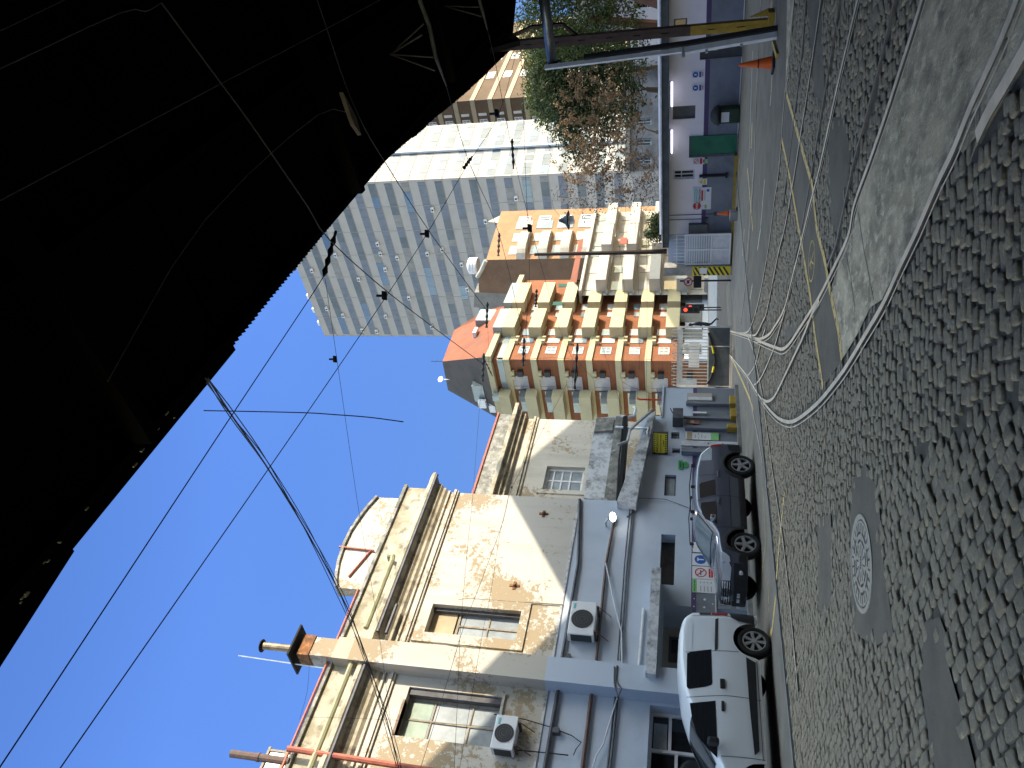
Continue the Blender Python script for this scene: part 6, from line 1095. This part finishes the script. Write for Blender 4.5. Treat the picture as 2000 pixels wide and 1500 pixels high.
tree('evergreen_tree', 'dense dark evergreen tree with sunlit yellow green top behind the brown leaves', 'tree', Vector((at(1300, 190, 43).x, 43, 0)), [(at(1095, 170, 43), (3.0, 1.8, 1.7), 1), (at(1140, 245, 43), (2.2, 1.6, 1.8), .6), (at(1120, 110, 43), (2.2, 1.6, 2.0), .8), (at(1200, 150, 43), (3.0, 1.6, 1.7), .8)], m_lg, m_bark, 170, 52, .21, .66, .25, 5, grp=gr_)
tree('sunlit_tree_top', 'sunlit top of the evergreen, its sun painted into yellow green leaves', 'tree', Vector((at(1300, 120, 45.5).x, 45.5, 0)), [(at(1052, 165, 45.5), (2.0, 1, .7), .8), (at(1075, 215, 45.5), (.8, .8, 1.0), .4), (at(1055, 115, 45.5), (1.6, 1, .9), .6)], m_ly, m_bark, 120, 46, .18, .55, .16, 15, grp=gr_)  # evergreen's sunny top, its light put into a paler leaf colour
tree('drooping_tree', 'big tree with reddish trunk and drooping pale foliage at the edge of the picture', 'tree', Vector((at(1300, 75, 36).x, 36, 0)), [(at(1060, 45, 36), (2.0, 1.4, 1.5), 1), (at(1130, 60, 36), (1.7, 1.2, 1.8), 1), (at(1100, -30, 36), (1.8, 1.3, 2), .8), (at(1225, 85, 36), (1.2, .8, 1.0), .5), (at(1200, 20, 36), (1.5, .8, 1.2), .5)], m_lw, m_barkr, 120, 36, .16, .5, .30, 12, grp=gr_, droop=.4, fork=.8)
tree('leaning_trunk', 'thick leaning reddish trunk rising out of the picture edge behind the flat roof', 'tree', Vector((at(1300, 60, 34.5).x, 34.5, 0)), [(at(1080, -60, 34.5), (1.5, 1, 1.0), .4)], m_lw, m_barkr, 60, 20, .15, .5, .34, 22, grp=gr_, fork=.85)
tree('round_bush', 'small rounded green bush on the roof edge beside the utility pole', 'bush', Vector((at(1300, 445, 34).x, 34, 2.0)), [(at(1282, 446, 34), (.62, .6, .42), 1.2)], m_lg, m_bark, 60, 45, .11, .25, .04, 9)
# ================================================================ depot shed roof over the camera
m_darksheet = mat('shade_dark_sheet', (.005, .005, .0055), (.003, .003, .0035), sc=.8, rough=.95, spec=.0); m_tim = mat('shade_dark_timber', (.006, .0055, .005), rough=.95, spec=.0)  # near-black colours carry the deep shade under the roof
ds = thing('tram_shed', 'dark tram shed with a corrugated roof edge seen from below', 'shed', AN(8, 0)); cz = lambda n: 6.2+.10*(n+4.05)
b = MB(); g = []; hol = ((8.5, .1),)
av = np.arange(5.7, 20.5, .019); rg = random.Random(2); sheet = 0
ep_ = [G(x, y, 6.2) for x, y in ((445, 690), (735, 330), (847, 233), (929, 163), (988, 106), (1000, 95))]; ea_ = [p.dot(A_) for p in ep_]; en_ = [p.dot(N_) for p in ep_]
for i, a in enumerate(av):
    if i % 42 == 0: sheet = rg.uniform(-.016, .01)
    zc_ = .016*math.sin(2*math.pi*a/.076); g.append([AN(float(a), n+(sheet if j == 0 else 0)+(rg.uniform(-.006, .006) if j == 0 else 0), cz(n)+zc_ if j else 6.2+zc_) for j, n in enumerate((float(np.interp(a, ea_, en_)), -2, 2, 14))])
b.grid(g); o_ = b.build('corrugated_sheet', m_darksheet, ds)
def flatroof(a0, a1, e0, e1): b.poly([AN(a0, e0, cz(e0)), AN(a1, e1, cz(e1)), AN(a1, 14, cz(14)), AN(a0, 14, cz(14))])
b = MB()
def gridroof(a0, a1, n0, n1, cut):
    A2 = sorted({a0, a1, *[c for h in cut for c in h[:2]]}); N2 = sorted({n0, n1, *[c for h in cut for c in h[2:]]})
    for i in range(len(A2)-1):
        for j in range(len(N2)-1):
            ca, cn = (A2[i]+A2[i+1])/2, (N2[j]+N2[j+1])/2
            if any(h[0] < ca < h[1] and h[2] < cn < h[3] for h in cut): continue
            b.poly([AN(A2[i], N2[j], cz(N2[j])), AN(A2[i+1], N2[j], cz(N2[j])), AN(A2[i+1], N2[j+1], cz(N2[j+1])), AN(A2[i], N2[j+1], cz(N2[j+1]))])
b.poly([AN(3.1, -4.06, cz(-4.06)+.025), AN(5.85, -4.04, cz(-4.04)+.025), AN(5.85, 14, cz(14)+.025), AN(3.1, 14, cz(14)+.025)]); b.poly([AN(3.16, -4.06, cz(-4.06)), AN(2.26, -4.19, cz(-4.19)), AN(-9, -5.9, cz(-5.9)), AN(-9, 14, cz(14)), AN(3.16, 14, cz(14))]); b.poly([AN(20.4, -4.68, 6.21), AN(21.7, -3.79, 6.23), AN(24, -2.2, cz(-2.2)), AN(24, 14, cz(14)), AN(20.4, 14, cz(14))]); b.build('flat_sheet', m_darksheet, ds)
b = MB(); [b.obox(AN(-9, n, cz(n)-.16), A_*29.4, N_*.07, Z_*.13) for n in (-3.8, -2.2, -.6, 1, 2.6, 4.2)]; b.build('purlin', m_tim, ds)
b = MB(); [b.obox(AN(a, -3.7, cz(-3.7)-.35), A_*.12, N_*17+Z_*1.7, Z_*.2) for a in (-6, -1, 4, 9, 14, 19.5)]; b.build('rafter', m_tim, ds)
rg = random.Random(4); b = MB()
for _ in range(34):
    a = rg.uniform(1, 7.5); p = AN(a, -3.88+rg.uniform(0, .15), cz(-3.88)-.20+rg.uniform(0, .1)); b.obox(p, A_*rg.uniform(.01, .05), N_*.01, Z_*rg.uniform(.01, .03))
b.build('pale_specks', m_board, ds)  # small pale specks scattered along the near shed edge
pk = [(-17.5, 13.0), (-8, 18.2), (1.5, 13.0), (11, 18.75), (20.25, 13.05), (29.6, 18.85), (34.2, 16.1)]
b = MB(); m_ext = mat('shed_outer_brick', (.30, .2, .15), (.25, .17, .13), sc=1)
for (a0, z0), (a1, z1) in zip(pk, pk[1:]):
    lo_ = 6.45 if a1 <= 20.6 else 0.0; b.poly([AN(a0, -3.3, lo_), AN(a1, -3.3, lo_), AN(a1, -3.3, z1), AN(a0, -3.3, z0)]); b.poly([AN(a0, -3.3, z0), AN(a1, -3.3, z1), AN(a1, 28, z1), AN(a0, 28, z0)])
b.build('gabled_roof', m_ext, ds)
b = MB(); b.poly([AN(-17.5, 28, 0), AN(34.2, 28, 0), AN(34.2, 28, 18), AN(-17.5, 28, 18)]); b.poly([AN(-17.5, -3.3, 0), AN(-17.5, 28, 0), AN(-17.5, 28, 18), AN(-17.5, -3.3, 18)]); b.poly([AN(34.2, -3.3, 0), AN(34.2, 28, 0), AN(34.2, 28, 16), AN(34.2, -3.3, 16)]); b.poly([AN(20.6, 14, 0), AN(20.6, 28, 0), AN(20.6, 28, 13), AN(20.6, 14, 13)]); b.build('inner_wall', m_darksheet, ds)
one('shade_block', MB().obox((45, 30, 0), Vector((14, 0, 0)), Vector((0, 40, 0)), Z_*25), m_bt, 'added unseen brown block that shades the street from beyond the picture edge', 'building')  # made-up block, never in view, added to shade the street
# ================================================================ wires
WN = 0
def wire(pts, r, lab, z=None, Y=None, m=m_wire, ins=(), grp='overhead tram wires', name='overhead_wire', cl=()):
    p = [G(x, y, z) if z else DY(x, y, Y if not isinstance(Y, (list, tuple)) else Y[i]) for i, (x, y) in enumerate(pts)]
    r = r*.62; t = thing(name, lab, 'wire', p[0], grp); b = MB(); b.tube(catmull(p, 3) if len(p) > 2 else p, r, 5); b.build('strand', m, t)
    for (x0, y0, x1, y1) in ins:
        a, c = (G(x0, y0, z), G(x1, y1, z)) if z else (DY(x0, y0, Y if not isinstance(Y, (list, tuple)) else Y[0]), DY(x1, y1, Y if not isinstance(Y, (list, tuple)) else Y[0])); n = 9; b = MB(); b.tube([a.lerp(c, k/n) for k in range(n+1)], [(.05 if k % 2 else .022)*(1 if 0 < k < n else .5)*max(.5, (c-a).length/1.6)**.5 for k in range(n+1)], 8); b.build('insulator', m_cable, t)
    for x, y, s_ in cl:
        s_ *= .5
        c = G(x, y, z) if z else DY(x, y, Y if not isinstance(Y, (list, tuple)) else Y[0]); b = MB(); b.obox(c-Vector((.12, .06, .05))*s_, Vector((.24, .03, .02))*s_, Vector((0, .12, 0))*s_, Vector((.02, 0, .13))*s_); b.obox(c+Vector((-.03, -.03, .05))*s_, Vector((.07, 0, 0))*s_, Vector((0, .07, 0))*s_, Vector((0, 0, .2))*s_); b.build('hanger', m_cable, t, bevel=.012)
    return t
z_ = 5.6
wire([(-20, 1528), (98, 1350), (427, 850), (600, 590), (632, 540)], .008, 'thin sky wire ending at the long insulator by the shed edge', z=z_, ins=[(632, 540, 656, 452)])
wire([(80, 1555), (222, 1350), (570, 850), (755, 578), (835, 455), (915, 318), (975, 222), (1010, 95)], .008, 'long sky wire crossing the white tower through three hangers', z=z_, cl=[(752, 578, 1.0), (835, 457, 1.0), (972, 222, 1.4)], ins=[(905, 330, 922, 306)])
wire([(315, 5), (432, 163), (495, 249), (600, 402), (645, 470), (764, 576), (885, 668), (945, 712)], .011, 'thick contact wire from under the shed past the insulator to the first cross arm', z=5.5)
wire([(616, -10), (639, 58), (676, 169), (712, 250), (751, 315), (844, 460), (952, 608)], .010, 'contact wire leaving the shed beside the wooden trough towards the red roof', z=5.5)
wire([(822, -10), (844, 81), (871, 166), (914, 312), (976, 460), (1022, 660), (1025, 700)], .009, 'contact wire from the pale bracket down to the red roof cornice', z=5.5)
wire([(936, -10), (952, 58), (969, 130), (996, 272), (1036, 440), (1092, 640), (1125, 715)], .009, 'contact wire nearest the column passing in front of the orange block', z=5.5, cl=[(1036, 446, 1.6)])
wire([(1018, 97), (1022, 200), (1026, 330), (1034, 520), (1030, 600), (1026, 705)], .008, 'nearly level wire from the column head across both towers', z=5.5, ins=[(1000, 270, 1003, 330)])
wire([(1020, 100), (1045, 180), (1062, 222), (1075, 300), (1100, 350), (1078, 395), (1100, 432)], .010, 'slack looping cable in front of the brown leaved tree', Y=30)
wire([(635, 545), (658, 702), (684, 885), (702, 1005), (727, 1150), (739, 1226), (757, 1364), (775, 1515)], .006, 'fine wire dropping through the upper hanger to the roof of the cream building', Y=[10, 10.5, 11.5, 12.5, 13.4, 13.6, 13.6, 13.4], cl=[(655, 702, .8)])
wire([(945, 712), (936, 801), (924, 963), (915, 1050), (906, 1150), (899, 1232), (896, 1310), (886, 1530)], .007, 'wire with brown insulator spanning in front of the first upper window', Y=[24, 22, 19, 17.5, 16, 15.2, 14.5, 13.2], ins=[(905, 1187, 900, 1232)])
wire([(1107, 750), (1068, 825), (1002, 948), (984, 1014), (936, 1146), (907, 1220), (862, 1370), (815, 1520)], .008, 'slanting wire across the flaking wall to the large upper window', Y=[25, 22, 18.5, 17.3, 15.6, 14.8, 13.5, 12.6], cl=[(1000, 952, .7)])
wire([(1018, 750), (1005, 885), (996, 954), (975, 1050), (960, 1150), (940, 1250), (898, 1500)], .006, 'fine wire crossing the flaking wall below the slanting wire', Y=[25, 20, 18.2, 16.6, 15.4, 14.4, 12.8])
wire([(398, 802), (450, 803), (590, 806), (655, 810), (720, 815), (788, 824)], .009, 'loose wire end hanging straight down from the shed edge against the sky', z=None, Y=6.5)
t = wire([(405, 738), (455, 815), (520, 910), (600, 1040), (665, 1160), (700, 1240), (745, 1370), (772, 1470), (785, 1530)], .016, 'thick twisted bundle of black cables slung from the shed edge to the cream building', Y=[6.5, 7.2, 8.2, 9.6, 11, 11.8, 12.6, 13, 13], m=m_cable, grp=None)
for i, o in enumerate(((5, -7), (-4, 8), (8, 3))):
    p = [DY(x+o[0]*math.sin(k*1.1+i*2), y+o[1]*math.sin(k*1.1+i*2), Y) for k, (x, y, Y) in enumerate(((406, 739, 6.5), (455, 815, 7.2), (520, 910, 8.2), (600, 1040, 9.6), (665, 1160, 11), (700, 1240, 11.8), (745, 1370, 12.6), (772, 1470, 13), (785, 1530, 13)))]; b = MB(); b.tube(catmull(p, 4), .006, 5); b.build('strand', m_cable, t)
wire([(600, 1400), (690, 1403), (800, 1408), (960, 1420)], .005, 'thin cable hanging from the red flashing down the large upper window', Y=14.0); wire([(605, 1285), (600, 1350), (585, 1405)], .005, 'thin drooping cable between the flue plate and the roof lantern', Y=13.8, grp=None)
for (l, lab) in (([(945, 712), (1000, 705), (1110, 700), (1160, 740)], 'cross wire between the two hanger arms on the corner of the brick block'), ([(952, 608), (955, 720)], 'short cross arm wire at the red roof eaves'), ([(1030, 600), (1020, 718)], 'short cross arm wire before the upper balconies'), ([(1120, 640), (1118, 790)], 'thin cross wire in front of the shaded brick face'), ([(1165, 640), (1190, 720), (1215, 800)], 'sagging wire low across the brick block'), ([(1210, 480), (1222, 600), (1218, 700), (1215, 745), (1275, 770)], 'thick dark cable drooping in front of the cream balconies'), ([(1240, 420), (1250, 640), (1245, 780)], 'level telephone wire before the lowest balconies'), ([(1218, 120), (1220, 250), (1222, 420)], 'pale level wire through the brown leaved tree'), ([(1262, 420), (1264, 600), (1262, 790)], 'lower telephone wire above the gate'), ([(1105, 715), (1128, 725), (1165, 640)], 'short tie wire at the corner of the brick block')):
    wire(l, .010, lab, Y=33, ins=[(945, 700, 962, 735)] if lab.startswith('cross wire between') else ())
for (x0, y0, x1, y1, lab) in ((952, 590, 950, 640, 'black insulator arm at the red roof eaves'), (945, 690, 942, 745, 'black insulator arm at the roof corner'), (1024, 660, 1021, 715, 'black insulator arm before the top balconies'), (1128, 670, 1122, 760, 'black insulator arm on the shaded brick face'), (975, 455, 973, 500, 'red brown insulator in front of the orange block'), (1048, 565, 1046, 600, 'black insulator before the middle balconies')):
    a, c = DY(x0, y0, 32), DY(x1, y1, 32); b = MB(); n = 9; b.tube([a.lerp(c, k/n) for k in range(n+1)], [.07 if k % 2 else .03 for k in range(n+1)], 7); one('insulator_arm', b, m_cable if 'black' in lab else m_rustpipe, lab, 'insulator', 'insulators on the wires')
# pale bracket, struts and wooden trough under the shed
m_pale = mat('pale_bracket', (.07, .066, .055), (.05, .046, .04), sc=8, rough=.7)
t = thing('wire_bracket', 'pale trolley wire bracket with four splayed struts under the shed roof', 'bracket', G(844, 81, 5.45)); q = lambda x, y, z=5.5: G(x, y, z)
b = MB(); b.tube([q(812, -20), q(838, 50), q(852, 115), q(872, 168)], [.03, .034, .03, .012], 6); b.build('sleeve', m_pale, t); b = MB(); [b.tube([q(x, y), q(762, 106, 6.1)], .014, 5) for x, y in ((828, 46), (824, 68), (846, 112), (850, 138))]; b.build('strut', m_pale, t)
t = thing('wire_bracket', 'second pale bracket cut by the picture edge under the shed roof', 'bracket', G(940, 20, 5.45)); b = MB(); b.tube([q(930, -20), q(942, 20), q(952, 58)], [.03, .03, .012], 6); b.build('sleeve', m_pale, t); b = MB(); [b.tube([q(x, y), q(868, 12, 6.1)], .014, 5) for x, y in ((936, 14), (940, 32))]; b.build('strut', m_pale, t)
b = MB(); a, c = q(670, 180), q(706, 264); d_ = (c-a).normalized(); s_ = d_.cross(Z_).normalized(); b.prism([a, a+d_*.3+s_*.05, c-d_*.2+s_*.06, c, c-d_*.2-s_*.06, a+d_*.3-s_*.05], Z_*.05); one('wooden_trough', b, mat('old_trough_board', (.10, .075, .05), (.07, .05, .035), sc=6), 'narrow wooden trough board hung on the contact wire under the shed', 'trough')
for l, lab, r_ in (([(-20, 143), (235, 25), (285, 22), (315, 5)], 'pale wire in the near corner of the dark shed roof', .007), ([(-20, 402), (432, 163), (621, 65), (760, -10)], 'long faint wire crossing the dark shed roof', .006), ([(-20, 70), (125, 0)], 'faint wire at the very corner of the dark shed roof', .005), ([(210, 745), (400, 430), (620, 225), (688, 222)], 'curved faint feed wire reaching the wooden trough', .006)):
    wire(l, r_, lab, z=5.7, m=m_pale, grp='faint wires under the shed roof')
